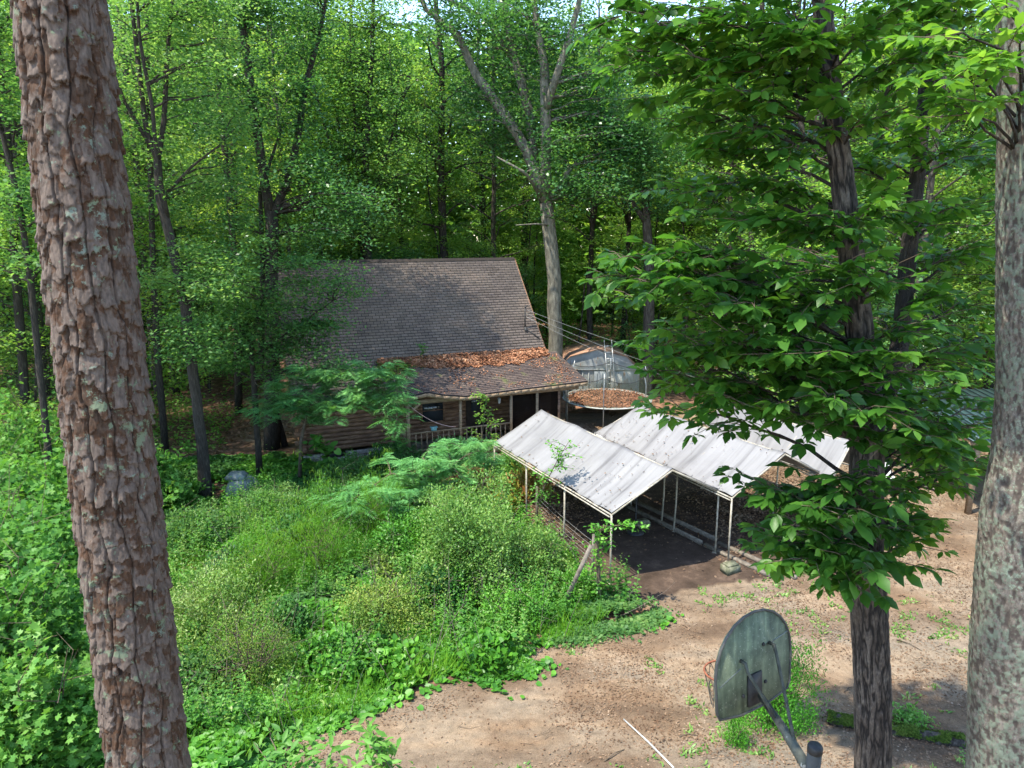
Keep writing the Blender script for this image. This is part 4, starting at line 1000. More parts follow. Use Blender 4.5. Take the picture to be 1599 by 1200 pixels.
def forked_tree():
    rng = np.random.default_rng(77)
    Y = 4.75
    low = [at(1363, 1215, Y), at(1363, 1080, Y), at(1357, 950, Y), at(1351, 860, Y), at(1352, 780, Y), at(1354, 700, Y)]
    g = float(gz(low[0][0], Y)) - .15
    low = [np.array([low[0][0] + .05, Y, g])] + low; Rl = [.18, .138, .136, .134, .128, .122, .118]
    lf = [at(1351, 640, Y), at(1342, 520, Y - .05), at(1330, 400, Y - .1), at(1315, 280, Y - .1), at(1298, 150, Y - .1), at(1285, 20, Y - .1), at(1275, -150, Y - .1), at(1262, -420, Y - .1)]
    rg = [at(1362, 660, Y), at(1390, 600, Y + .15), at(1407, 530, Y + .3), at(1416, 420, Y + .4), at(1432, 280, Y + .5), at(1444, 150, Y + .55), at(1450, 0, Y + .6), at(1460, -160, Y + .6)]
    root = empty('broadleaf_tree', low[0], 'tall forked tree with furrowed dark bark and large drooping leaves over the driveway', 'tree')
    m = barkmat('furrowed_bark', (.012, .010, .009), [(.032, .024, .018), (.055, .043, .034), (.085, .07, .058), (.125, .11, .092)], [((.14, .16, .11), .64)], .5, 10, .6)
    bark_trunk('trunk', low + lf[:1], Rl + [.12], m, root, 'furrow', (g, 4.9, 7.4, lf[0][2] + .02), 150, .01)
    bark_trunk('stem', [lf[0] - HZ * .25] + lf, [.10, .105, .092, .083, .076, .068, .06, .05, .03], m, root, 'furrow', (lf[0][2] - .2, lf[0][2], 10.2, lf[-1][2]), 90, .014)
    mb = MB(); mb.tube(rg, [.07, .068, .062, .058, .052, .046, .04, .03], 14); mb.build('stem', M['bark_dk'], root, True)
    stems = np.array(lf[:-1] + rg[1:] + low[4:]); 
    fine = []
    def densify(L): 
        for a, b in zip(L[:-1], L[1:]):
            for s in np.linspace(0, 1, 5): fine.append(a + (b - a) * s)
    densify(low[3:]); densify([low[-1]] + lf); densify(rg); fine_ = np.array(fine)
    # branch tips given by hand: px, py, Y, spread of the leaf spray (m)
    T = [(940, 440, 5.2), (985, 470, 5.4), (1040, 430, 5.0), (1010, 520, 5.6), (960, 405, 5.0), (1000, 440, 4.8), (1060, 460, 4.6), (1110, 440, 4.7), (1085, 540, 4.9), (1130, 520, 4.5), (1045, 560, 5.0), (1080, 400, 5.0), (1180, 600, 4.9), (1100, 480, 4.4), (1010, 580, 5.1), (1075, 500, 5.2), (1120, 560, 5.0), (1050, 600, 5.3), (1020, 645, 5.4), (1100, 620, 5.1), (1150, 640, 4.6),
         (1180, 560, 4.6), (1150, 480, 4.8), (1200, 520, 5.4), (1250, 560, 4.3), (1290, 620, 4.2), (1170, 440, 5.2), (1235, 460, 4.5), (1280, 500, 5.6),
         (1040, 300, 5.6), (1085, 340, 5.2), (1130, 290, 5.0), (1170, 350, 4.7), (1215, 300, 4.9), (1100, 240, 5.0), (1045, 200, 5.3), (1160, 210, 4.6), (1220, 220, 5.0), (1250, 350, 4.4),
         (950, 30, 5.3), (985, 80, 5.0), (1030, 40, 4.7), (1020, 120, 5.2), (1080, 90, 4.6), (1120, 150, 4.5), (1130, 40, 4.5), (1190, 90, 4.4), (1180, 20, 4.8), (1240, 50, 4.2), (1250, 140, 4.6), (1010, 160, 5.5), (960, 110, 5.6),
         (1330, 60, 4.3), (1370, 120, 4.6), (1340, 190, 4.4), (1390, 40, 4.4), (1400, 220, 5.2), (1460, 90, 4.6), (1500, 160, 4.8), (1470, 240, 5.0), (1520, 60, 4.6), (1540, 250, 5.4), (1440, 30, 5.2), (1500, 10, 5.0),
         (1380, 320, 4.5), (1450, 340, 4.9), (1510, 330, 5.2), (1370, 260, 5.6), (1490, 400, 5.1), (1400, 400, 5.6), (1540, 400, 5.6), (1360, 440, 4.3), (1440, 470, 5.0), (1500, 480, 5.4), (1400, 520, 4.5), (1460, 550, 5.0), (1530, 540, 5.5),
         (1290, 260, 5.8), (1270, 400, 5.6), (1320, 560, 4.2), (1370, 590, 4.2), (1340, 650, 4.1), (1420, 620, 4.6), (1480, 620, 5.0), (1530, 640, 5.6), (1300, 420, 4.2), (1320, 340, 4.3), (1370, 500, 5.7),
         (1380, 680, 4.4), (1420, 700, 4.8), (1500, 700, 5.1), (1540, 720, 5.4), (1470, 735, 5.0), (1430, 760, 5.2), (1515, 670, 4.8), (1455, 690, 4.6),
         (1215, 780, 4.7), (1260, 790, 4.5), (1300, 770, 4.4), (1230, 860, 4.6), (1260, 880, 4.4), (1300, 850, 4.3), (1330, 880, 4.2), (1280, 820, 5.2), (1310, 810, 4.1), (1380, 830, 4.4), (1420, 810, 4.7), (1360, 870, 4.5), (1290, 895, 4.4), (1330, 760, 4.2), (1200, 860, 4.9),
         (1180, 775, 4.7), (1400, 850, 4.9), (1230, 850, 4.6)]
    # above the frame
    for _ in range(12): T.append((rng.uniform(1080, 1560), rng.uniform(-420, -20), rng.uniform(4.0, 6.2)))
    for _ in range(34): T.append((rng.uniform(820, 1330), rng.uniform(-420, -130), rng.uniform(6.8, 8.6)))  # limbs added out of view to cast shade on the driveway
    SP = []; SD = []; SS = []
    tw = MB(); br = {}
    for i, (px, py, yy) in enumerate(T):
        e = at(px, py, yy); 
        # start on a stem, a little lower than the tip
        d = np.linalg.norm(fine_[:, :2] - e[:2], axis=1) * .7 + np.abs(fine_[:, 2] - (e[2] - .12 - .18 * np.linalg.norm(e[:2] - fine_[:, :2], axis=1))) * 1.6
        s = fine_[np.argmin(d)]
        P = bent(s, e, .10, 8, rng, .05); L = np.linalg.norm(e - s)
        b = MB(); b.tube(P, np.linspace(min(.008 + .006 * L, .02), .003, 9), 6); br.setdefault('b', []).append(b)
        Pn = np.array(P); ax = (e - s) / L; sd = np.cross(ax, HZ); sd /= np.linalg.norm(sd)
        nt_ = int(8 + 8 * L)
        for k in range(nt_):
            f = 1 - (k / nt_) * min(.8, .5 / max(L, .3) + .35) ; q = Pn[0] + 0
            idx = f * 8; i0 = int(min(idx, 7)); q = Pn[i0] + (Pn[i0 + 1] - Pn[i0]) * (idx - i0)
            sg = 1 if k % 2 else -1
            dd = ax * rng.uniform(.3, 1) + sd * sg * rng.uniform(.3, 1.0) + HZ * rng.normal(.0, .22)
            if k == 0: dd = ax
            ln = rng.uniform(.12, .42) * (1 if k else .15); tip = q + dd / np.linalg.norm(dd) * ln - HZ * .06 * ln
            tw.tube([q, (q + tip) / 2 + HZ * .02, tip], [.004, .003, .002], 4, False)
            SP.append(tip); SD.append(tip - q); SS.append(rng.uniform(.095, .175))
            if ln > .17: SP.append((q + tip) / 2); SD.append((tip - q) + rng.normal(0, .1, 3)); SS.append(rng.uniform(.09, .13))
    for i, b in enumerate(br['b']):
        b.build('branch', M['bark_dk'], root, True)
    tw.build('twigs', M['twig'], root)
    LP, LD, LN, LL = sprigs(rng, SP, SD, SS)
    link('crown', leafmesh('crown', LP, LD, LN, LL, LL * .50, M['hick'], 'leaf', True), root)
forked_tree()
def pale_tree_leaves():
    rng = np.random.default_rng(5); SP = []; SD = []; SS = []; tw = MB()
    for px, py, yy in [(1420, 130, 3.7), (1470, 60, 3.6), (1520, 110, 3.5), (1560, 90, 3.5), (1590, 150, 3.55), (1500, 180, 3.7), (1580, 60, 3.5), (1450, 190, 3.9), (1540, 160, 3.5), (1560, 20, 3.6), (1480, 130, 3.4)]:
        e = at(px, py, yy); s = np.array([PALE_P[1][0], 3.95, e[2] - .15]); P = bent(s, e, .12, 6, rng); b = MB(); b.tube(P, np.linspace(.009, .003, 7), 5); b.build('branch', M['bark_dk'], PALE_ROOT, True)
        ax = e - s; ax /= np.linalg.norm(ax); sd = np.cross(ax, HZ)
        for k in range(6):
            q = P[6 - k // 2]; dd = ax * .6 + sd * rng.normal(0, .8) + HZ * rng.normal(0, .25); ln = .04 if k == 0 else rng.uniform(.08, .22); tip = q + dd / np.linalg.norm(dd) * ln
            tw.tube([q, tip], [.003, .002], 4, False); SP.append(tip); SD.append(tip - q); SS.append(rng.uniform(.08, .12))
    tw.build('twigs', M['twig'], PALE_ROOT)
    LP, LD, LN, LL = sprigs(rng, SP, SD, SS)
    link('crown', leafmesh('crown', LP, LD, LN, LL, LL * .5, M['hick'], 'leaf', True), PALE_ROOT)
pale_tree_leaves()

# ------------------------------------------------------------------ woods
def tree_arrays(seed, Ht, r0, cb, spread, nl, nleaf, lsize, lean=.0, fork=False, flat=.16, sub=4, prof=None):
    """wood (MB) and leaf arrays of one forest tree standing at the origin"""
    rng = np.random.default_rng(seed); mb = MB()
    def spine(h0, h1, p0, dirx, n=9, wob=.25):
        P = []; off = np.zeros(2)
        for i in range(n + 1):
            s = i / n; P.append(np.array([p0[0] + dirx[0] * s * (h1 - h0) + off[0], p0[1] + dirx[1] * s * (h1 - h0) + off[1], h0 + (h1 - h0) * s])); off = off + rng.normal(0, wob * .3, 2)
        return P
    la = rng.uniform(0, 6.28); base = spine(-.2, Ht, (0, 0), (lean * math.cos(la), lean * math.sin(la)), 10, .28)
    spines = [(base, r0)]
    if fork:
        k = 4; q = base[k]; a = rng.uniform(0, 6.28); spines.append(([q + (p - base[k]) * np.array([1, 1, 1]) + np.array([math.cos(a), math.sin(a), 0]) * (i * .55) for i, p in enumerate(base[k:])], r0 * .7))
    anchors = []
    for P, r in spines:
        n = len(P); mb.tube(P, [r * (1.25 if i == 0 else 1) * (1 - .82 * i / (n - 1)) for i in range(n)], 8)
    for i in range(nl):
        P, r = spines[i % len(spines)]; t = cb / Ht + (1 - cb / Ht) * ((i + rng.random()) / nl) ** .9
        z0 = P[0][2]; zz = z0 + (P[-1][2] - z0) * t if len(spines) == 1 or i % 2 == 0 else P[0][2] + (P[-1][2] - P[0][2]) * ((i + .5) / nl)
        Pz = np.array([p[2] for p in P]); Pa = np.array(P); zz = min(max(zz, Pz[0]), Pz[-1]); s = np.array([np.interp(zz, Pz, Pa[:, 0]), np.interp(zz, Pz, Pa[:, 1]), zz])
        f = (zz - cb) / max(Ht - cb, .1); pr = math.sin(math.pi * min(max(.12 + .8 * f, 0), 1)) ** .6 if prof is None else prof(f)
        L = spread * pr * rng.uniform(.7, 1.15); a = i * 2.399 + rng.normal(0, .3); el = rng.uniform(.1, .55) + .5 * max(f, 0) ** 2
        e = s + np.array([math.cos(a) * math.cos(el), math.sin(a) * math.cos(el), math.sin(el)]) * L
        Q = bent(s, e, .08, 5, rng, .12); mb.tube(Q, np.linspace(max(.02, r * .32 * (1 - .6 * max(f, 0))), .008, 6), 5, False)
        anchors += [Q[5], Q[4], (Q[4] + Q[5]) / 2, Q[3]]
        for k in range(sub):
            q = Q[2 + k % 3]; b = a + rng.choice([-1, 1]) * rng.uniform(.5, 1.1); l2 = L * rng.uniform(.25, .5); e2 = q + np.array([math.cos(b), math.sin(b), rng.uniform(-.1, .45)]) * l2
            mb.tube([q, (q + e2) / 2 + HZ * .05, e2], [.014, .010, .005], 4, False); anchors += [e2, (q + e2 * 2) / 3]
    A = np.array(anchors); per = max(1, nleaf // len(A)); P = np.repeat(A, per, 0)
    sp_ = np.repeat(rng.uniform(.3, .62, len(A)), per)[:, None] * (spread / 3.4) ** .5
    P = P + rng.normal(0, 1, P.shape) * np.array([1, 1, flat / .42]) * sp_
    P[:, 2] -= .25 * np.linalg.norm(rng.normal(0, .3, (len(P), 2)), axis=1)
    D = rdir(rng, len(P), .45); N = rnorm(rng, len(P), .55); L = lsize * rng.uniform(.7, 1.25, len(P))
    return mb, (P, D, N, L)
def make_tree(name, label, group, arr, leaf, bark, loc, rz=0, sc=1, kind='quad', wid=.6, cat='tree'):
    mb, (P, D, N, L) = arr
    root = empty(name, loc, label, cat, group, rz); root.scale = (sc, sc, sc)
    for nm, me in (('trunk', mb.mesh('trunk', bark, True)), ('crown', leafmesh('crown', P, D, N, L, L * wid, leaf, kind))):
        o = bpy.data.objects.new(nm, me); COL.objects.link(o); o.parent = root
    return root
def dup(root, loc, rz, sc, label=None, group=None, leaf=None):
    r = root.copy(); COL.objects.link(r); r.location = tuple(map(float, loc)); r.rotation_euler = (0, 0, rz); r.scale = (sc, sc, sc * 1.0)
    if label: r['label'] = label
    if group: r['group'] = group
    for ch in list(root.children):
        c = ch.copy(); COL.objects.link(c); c.parent = r
    return r
KINDS_ = [
 ('tall_tree', 'tall slender tree with mid green leaves in the woods behind the cabin', dict(seed=11, Ht=21, r0=.19, cb=4.5, spread=3.6, nl=34, nleaf=6800, lsize=.17), 'f_mid', 'bark'),
 ('tall_tree', 'tall slender tree with sunny yellow green leaves in the woods behind the cabin', dict(seed=12, Ht=22, r0=.21, cb=4, spread=3.9, nl=36, nleaf=6800, lsize=.18, fork=True), 'f_yel', 'bark_dk'),
 ('tall_tree', 'tall tree with cool blue green leaves in the woods behind the cabin', dict(seed=13, Ht=20, r0=.20, cb=4, spread=3.8, nl=34, nleaf=6800, lsize=.16), 'f_blue', 'bark'),
 ('tall_tree', 'very tall thick trunked tree in the woods behind the cabin', dict(seed=14, Ht=26, r0=.27, cb=7.5, spread=4.4, nl=32, nleaf=6800, lsize=.18), 'f_mid', 'bark_dk'),
 ('young_tree', 'low young tree filling the gaps under tall trees behind the cabin', dict(seed=15, Ht=9, r0=.07, cb=1.2, spread=2.7, nl=26, nleaf=9000, lsize=.15, lean=.06), 'f_yel', 'bark'),
 ('young_tree', 'low young tree with cool green sprays under tall trees behind the cabin', dict(seed=16, Ht=7, r0=.06, cb=.8, spread=2.4, nl=24, nleaf=6800, lsize=.14, lean=.08), 'f_blue', 'bark'),
 ('slim_tree', 'thin pole like tree', dict(seed=17, Ht=15, r0=.075, cb=6.5, spread=1.9, nl=22, nleaf=4500, lsize=.16, lean=.05), 'f_yel', 'bark_dk'),
]
def forest():
    M['f_deep'] = leafmat('undergrowth_leaf', [(.05, .15, .03), (.10, .25, .05), (.17, .35, .065), (.28, .42, .11)], .55)
    rng = np.random.default_rng(31); grp = 'trees of the woods behind the cabin'
    protos = [None] * 7; n = 0
    pts = []
    def blocked(x, y):
        q = np.array([x, y, 0]) - HO; al, be = q @ HA, q @ HB
        if -2.5 < al < L_ + 2.5 and -4 < be < 2 * W2 + 1.2: return True
        if y < 42 and 1.0 < x < 9.5: return True
        return False
    rows = [(35, 38), (39, 42.5), (44, 47), (49, 52)]
    for ri, (ya, yb) in enumerate(rows):
        hw = .80 * yb + 3; step = 5.3 + .2 * ri; x = -hw
        while x < hw:
            px = x + rng.uniform(-1.4, 1.4); py = rng.uniform(ya, yb); x += step
            if blocked(px, py): continue
            pts.append((px, py, rng.choice([0, 1, 2, 3, 1])))
            if ri < 4:
                for _ in range(2 if ri < 2 else 1):
                    tx, ty = px + rng.uniform(-2.2, 2.2), py + rng.uniform(-2, 2)
                    if not blocked(tx, ty): pts.append((tx, ty, 6))
            if ri < 5: pts.append((px + rng.uniform(1.2, 2.4), py + rng.uniform(-1, 1), rng.choice([4, 5])))
    for _ in range(46):
        py = rng.uniform(52, 60); pts.append((rng.uniform(-.8, .8) * py, py, rng.choice([4, 5, 6, 4])))
    # left wood beside the cabin and right wood beyond the shelter
    for (x, y, k) in [(-19, 27, 2), (-22.5, 31, 3), (-14, 35, 1), (-18, 34.5, 0), (-24, 25, 1), (-26, 33, 2), (-21, 22.5, 5), (-17.5, 24.5, 4), (-13.2, 31.5, 5), (-15.5, 28.5, 4), (-11.5, 33.5, 4), (-20, 29, 5), (-23, 28, 4), (-28, 29, 0), (-27, 22, 3),
                      (13, 31, 1), (16.5, 29, 2), (19, 33, 0), (22.5, 28, 1), (12, 36, 3), (26, 32, 2), (15, 34, 4), (18.5, 30, 4), (21.5, 25.5, 5), (24, 24, 1), (14.5, 27.3, 5), (11, 28.5, 4), (12.5, 34, 5)]:
        if not blocked(x, y): pts.append((x, y, k))
    def where(x, y):
        side = 'left of the cabin' if x < -11 and y < 38 else 'beyond the teal roofed shelter' if x > 10 and y < 40 else None
        if side: return side
        u = x / y
        band = 'at far left' if u < -.40 else 'behind cabin roof' if u < .02 else 'behind the metal shed' if u < .24 else 'at far right'
        return band + (', nearer row' if y < 41 else ', second row' if y < 47 else ', deeper in')
    LOOK = {0: 'tall slender tree with mid green leaves', 1: 'tall double stemmed tree with sunny yellow green leaves', 2: 'tall tree with cool blue green leaves', 3: 'very tall thick trunked tree', 4: 'low young yellow green tree', 5: 'low young tree with cool green sprays', 6: 'thin pole like tree with small crown'}
    for (x, y, k) in pts:
        k = int(k); lb_ = LOOK[k] + ' ' + where(x, y); gr_ = grp; z = float(gz(x, y)) - .05; rz = rng.uniform(0, 6.28); sc = rng.uniform(.85, 1.18)
        if protos[k] is None:
            nm, lb, pr, lf, bk = KINDS_[k]; protos[k] = make_tree(nm, lb_, grp, tree_arrays(**pr), M[lf], M[bk], (x, y, z), rz, sc)
        else: dup(protos[k], (x, y, z), rz, sc, lb_)
forest()
# the deep wood that closes the view
def deep_wood():
    rng = np.random.default_rng(6)
    n = 340000; x = rng.uniform(-95, 95, n); y = rng.uniform(61, 76, n) - np.abs(x) * .12; z = (1.2 + 26 * rng.random(n) ** 1.15) * (1 - .15 * fbm(x * .2, y * 0, seed=4)) 
    k = fbm(x * .33, y * .33, z * .4, 3, 8); m = k > .22; P = np.stack([x, y, z], 1)[m]; N = rnorm(rng, len(P), .8)
    pick = fbm(P[:, 0] * .12, P[:, 2] * .15, P[:, 1] * .1, 3, 12) + rng.normal(0, .05, len(P)) > .5
    for sel, mt_, lb in ((pick, 'f_yel', 'sunny yellow green depth of the woods closing the view'), (~pick, 'f_mid', 'greener depth of the woods closing the view between the trunks')):
        o = link('distant_woods', leafmesh('distant_woods', P[sel], rdir(rng, sel.sum()), N[sel], rng.uniform(.45, .95, sel.sum()), .6, M[mt_]))
        tag(o, lb, 'woods', kind='stuff')
deep_wood()

# ------------------------------------------------------------------ single trees one can pick out
def limb_tree(name, label, paths, leafT, leafmat_, bark, nper, lsize, spreadv=(.45, .45, .18), seed=0, kind='quad', wid=.6, radial=8, extra=None, cat='tree'):
    """paths: list of (points, radii); leafT: list of leaf clump centres; boughs join each clump to the nearest limb"""
    rng = np.random.default_rng(seed); root = empty(name, paths[0][0][0], label, cat); mb = MB(); allp = []
    for P, R in paths:
        P = [np.asarray(p, float) for p in P]; Q = []; RR = []
        for (a, b), (ra, rb) in zip(zip(P[:-1], P[1:]), zip(R[:-1], R[1:])):
            for s in (0, .34, .67): 
                w = rng.normal(0, .06 * min(ra, rb), 3) if s else 0; Q.append(a + (b - a) * s + w); RR.append(ra + (rb - ra) * s)
        Q.append(P[-1]); RR.append(R[-1]); mb.tube(Q, RR, radial); allp += Q
    mb.build('trunk', bark, root, True); A = np.array(allp)
    T = np.array(leafT, float); bo = MB(); C = []
    for e in T:
        d = np.linalg.norm(A[:, :2] - e[:2], axis=1) * .6 + np.abs(A[:, 2] - (e[2] - .3)) * 1.3; s = A[np.argmin(d)]; L = np.linalg.norm(e - s)
        if L > .3: 
            P = bent(s, e, .07, 5, rng, .08); bo.tube(P, np.linspace(.012 + .010 * L, .006, 6), 5, False)
            C.append(P[4]); 
            if L > 1.2: C.append(P[3])
        C.append(e)
    if len(bo.v): bo.build('branches', bark, root)
    C = np.array(C); P = np.repeat(C, nper, 0); P = P + rng.normal(0, 1, P.shape) * np.array(spreadv)
    D = rdir(rng, len(P), .45); N = rnorm(rng, len(P), .5); L = lsize * rng.uniform(.7, 1.25, len(P))
    link('crown', leafmesh('crown', P, D, N, L, L * wid, leafmat_, kind), root)
    return root
def cloud(rng, boxes):
    """boxes: px0,py0,px1,py1,Y0,Y1,n"""
    o = []
    for x0, y0, x1, y1, a, b, n in boxes:
        for _ in range(n): o.append(at(rng.uniform(x0, x1), rng.uniform(y0, y1), rng.uniform(a, b)))
    return o
def special_trees():
    rng = np.random.default_rng(9)
    # the big pale barked tree behind the cabin
    Y = 36.5; A = lambda x, y, dy=0: at(x, y, Y + dy); g = A(868, 520); g[2] = 0
    P = [([g, A(868, 520), A(862, 400), A(853, 315)], [.42, .38, .36, .35]),
         ([A(853, 315), A(822, 235), A(788, 180), A(745, 120), A(715, 55), A(665, 15), A(640, -40)], [.36, .28, .26, .22, .17, .12, .08]),
         ([A(836, 275), A(828, 180, 1), A(806, 100, 1), A(792, 40, 1), A(780, -60, 1)], [.25, .24, .22, .18, .14]),
         ([A(853, 315), A(852, 190, -1), A(850, 100, -1), A(838, 40, -1), A(828, -60, -1)], [.30, .26, .21, .16, .12]),
         ([A(851, 175, -1), A(872, 110, -2), A(893, 45, -2), A(905, 0, -2), A(915, -80, -2)], [.2, .17, .14, .12, .08]),
         ([A(808, 105, 1), A(760, 30, 2), A(700, 0, 2), A(690, -30, 2)], [.14, .11, .09, .05]),
         ([A(858, 312), A(880, 285, -1), A(890, 262, -1)], [.2, .16, .14]),
         ([A(848, 310), A(820, 270, -2), A(775, 245, -2)], [.13, .08, .03]), ([A(856, 352), A(838, 350, -2), A(805, 352, -2)], [.06, .04, .02])]
    T = cloud(rng, [(640, -60, 920, 60, 33, 41, 60), (700, 40, 940, 200, 35, 42, 60), (860, 180, 1010, 330, 33, 38, 45), (740, 180, 850, 260, 37, 41, 14), (880, 60, 980, 200, 33, 40, 20)])
    limb_tree('pale_tree', 'big pale barked tree with spreading bare limbs rising behind right end of the cabin roof', P, T, M['f_blue'], M['bark_pale'], 70, .19, (.75, .75, .3), 3, radial=14)
    # V shaped tree at the left gable
    Y = 27.4; A = lambda x, y, dy=0: at(x, y, Y + dy); g = A(424, 690); g[2] = 0
    P = [([g, A(424, 600), A(424, 450), A(424, 330)], [.34, .27, .25, .24]),
         ([A(422, 335), A(408, 250), A(396, 170), A(384, 80), A(372, -20), A(365, -110)], [.2, .17, .16, .15, .13, .09]),
         ([A(426, 335), A(446, 290, .4), A(464, 220, .6), A(478, 130, .8), A(498, 60, 1), A(520, -60, 1)], [.18, .15, .13, .11, .09, .05]),
         ([g + (.45, .3, 0), A(408, 560, .3), A(410, 400, .3), A(406, 300, .4), A(440, 200, .8)], [.14, .12, .10, .08, .04])]
    T = cloud(rng, [(380, -60, 500, 150, 26, 29, 36), (430, 130, 520, 300, 26, 28, 14), (300, -40, 400, 200, 26, 29, 30), (470, 270, 600, 380, 25, 27, 16), (330, 240, 420, 420, 26, 28, 14)])
    limb_tree('dark_tree', 'dark V shaped tree with two stems standing against left gable of the cabin', P, T, M['f_blue'], M['bark_dk'], 75, .15, (.5, .5, .2), 4, radial=12)
    Y = 37.5; A = lambda x, y, dy=0: at(x, y, Y + dy); g = A(575, 600); g[2] = 0
    T = cloud(rng, [(480, -60, 640, 130, 35, 40, 50), (500, 120, 660, 300, 34.5, 39, 50), (520, 290, 620, 370, 35, 37, 14)])
    limb_tree('silvery_tree', 'silvery leaved tree rising straight behind the middle of the cabin ridge', [([g, A(575, 420), A(570, 250), A(580, 100), A(585, -60)], [.25, .22, .18, .12, .06]), ([A(572, 330), A(610, 220), A(640, 120)], [.12, .08, .04])], T, M['f_mid'], M['bark_dk'], 50, .17, (.7, .7, .3), 44)
    # leaning tree to its left
    Y = 21.8; A = lambda x, y, dy=0: at(x, y, Y + dy); g = A(322, 782); g[2] = gz(g[0], g[1]) - .1
    P = [([g, A(315, 690), A(302, 590), A(290, 480), A(270, 390), A(250, 310), A(246, 250)], [.25, .18, .17, .17, .15, .14, .12]),
         ([A(247, 255), A(228, 200), A(216, 100), A(205, 0), A(198, -100)], [.09, .08, .07, .06, .04]), ([A(246, 250), A(256, 190), A(262, 80), A(275, -60)], [.09, .08, .06, .04]),
         ([A(262, 340), A(246, 260, -.6), A(238, 170, -.8), A(218, 60, -1), A(210, -60, -1)], [.07, .06, .06, .05, .03]), ([A(262, 300), A(300, 260), A(345, 225)], [.06, .04, .02]),
         ([A(236, 230), A(195, 160), A(168, 90), A(160, 20)], [.07, .05, .04, .02])]
    T = cloud(rng, [(150, -60, 380, 130, 20, 24, 50), (200, 120, 390, 300, 21, 24, 22), (230, 380, 380, 480, 20.5, 23, 22), (260, 440, 350, 560, 20, 22, 10)])
    limb_tree('leaning_tree', 'slim dark leaning tree that splits into several thin stems right of the pine', P, T, M['f_mid'], M['bark_dk'], 75, .13, (.42, .42, .16), 5)
    # thinner trees at the left
    for i, (pts, Y, lab, rr) in enumerate([
        ([(258, 700), (246, 560), (240, 440), (236, 300), (230, 100), (226, -60)], 27, 'thin straight dark tree between the pine and the leaning tree', .15),
        ([(372, 640), (370, 500), (366, 400), (352, 250), (340, 100), (330, -60)], 33, 'straight dark trunk seen through leaves left of the V shaped tree', .2),
        ([(20, 560), (24, 420), (14, 250), (-6, 60), (-20, -100)], 24, 'dark tree trunk at left edge of the photo behind the pine', .16),
        ([(60, 640), (48, 440), (30, 320), (4, 210), (-30, 80)], 20, 'slender leaning trunk emerging left of the pine bark', .10)]):
        A = lambda x, y: at(x, y, Y); P = [A(*p) for p in pts]; g = P[0].copy(); g[2] = gz(g[0], g[1]) - .1; P = [g] + P[1:]; n = len(P)
        xs = [p[0] for p in pts]; T = cloud(rng, [(min(xs) - 90, -80, max(xs) + 70, 200, Y - 2, Y + 2, 26), (min(xs) - 60, 200, max(xs) + 60, 420, Y - 1.5, Y + 1.5, 16)])
        limb_tree('slender_tree', lab, [(P, np.linspace(rr, rr * .5, n))], T, M[['f_mid', 'f_yel', 'f_yel', 'f_mid'][i]], M['bark_dk'], 75, .15, (.5, .5, .2), 20 + i)
    # dead snag and hazy trees right of the pale one
    Y = 37; A = lambda x, y, dy=0: at(x, y, Y + dy); g = A(1016, 560); g[2] = 0
    T = cloud(rng, [(940, 150, 1060, 300, 35.5, 39, 50), (1000, 280, 1090, 340, 36, 38, 12)])
    limb_tree('gnarled_tree', 'gnarled tree with crooked top and silvery leaves seen right of the pale tree', [([g, A(1014, 440), A(1012, 380), A(1008, 310), A(1000, 260)], [.34, .28, .24, .22, .1]), ([A(1010, 350), A(990, 320), A(984, 300)], [.16, .12, .06])], T, M['f_blue'], M['bark'], 80, .17, (.6, .6, .25), 31)
    # broad leaved sapling layer in front of the cabin's left end
    Y = 24.3; A = lambda x, y, dy=0: at(x, y, Y + dy); g = A(402, 700); g[2] = 0
    T = cloud(rng, [(260, 470, 470, 580, 22.5, 25, 34), (440, 430, 530, 560, 23.5, 24.8, 22), (330, 420, 440, 500, 23, 26, 16), (470, 400, 560, 470, 23.6, 24.6, 10), (540, 550, 590, 600, 23, 24, 6)])
    limb_tree('layered_tree', 'low spreading tree whose leafy layers cross the left end of the cabin roof', [([g, A(398, 620), A(392, 540), A(408, 470), A(420, 430)], [.13, .11, .09, .06, .03]), ([A(392, 560), A(450, 520), A(520, 470)], [.05, .04, .02]), ([A(394, 560), A(340, 530), A(280, 510)], [.05, .03, .02])], T, M['f_mid'], M['bark_dk'], 75, .125, (.42, .42, .12), 32)
special_trees()

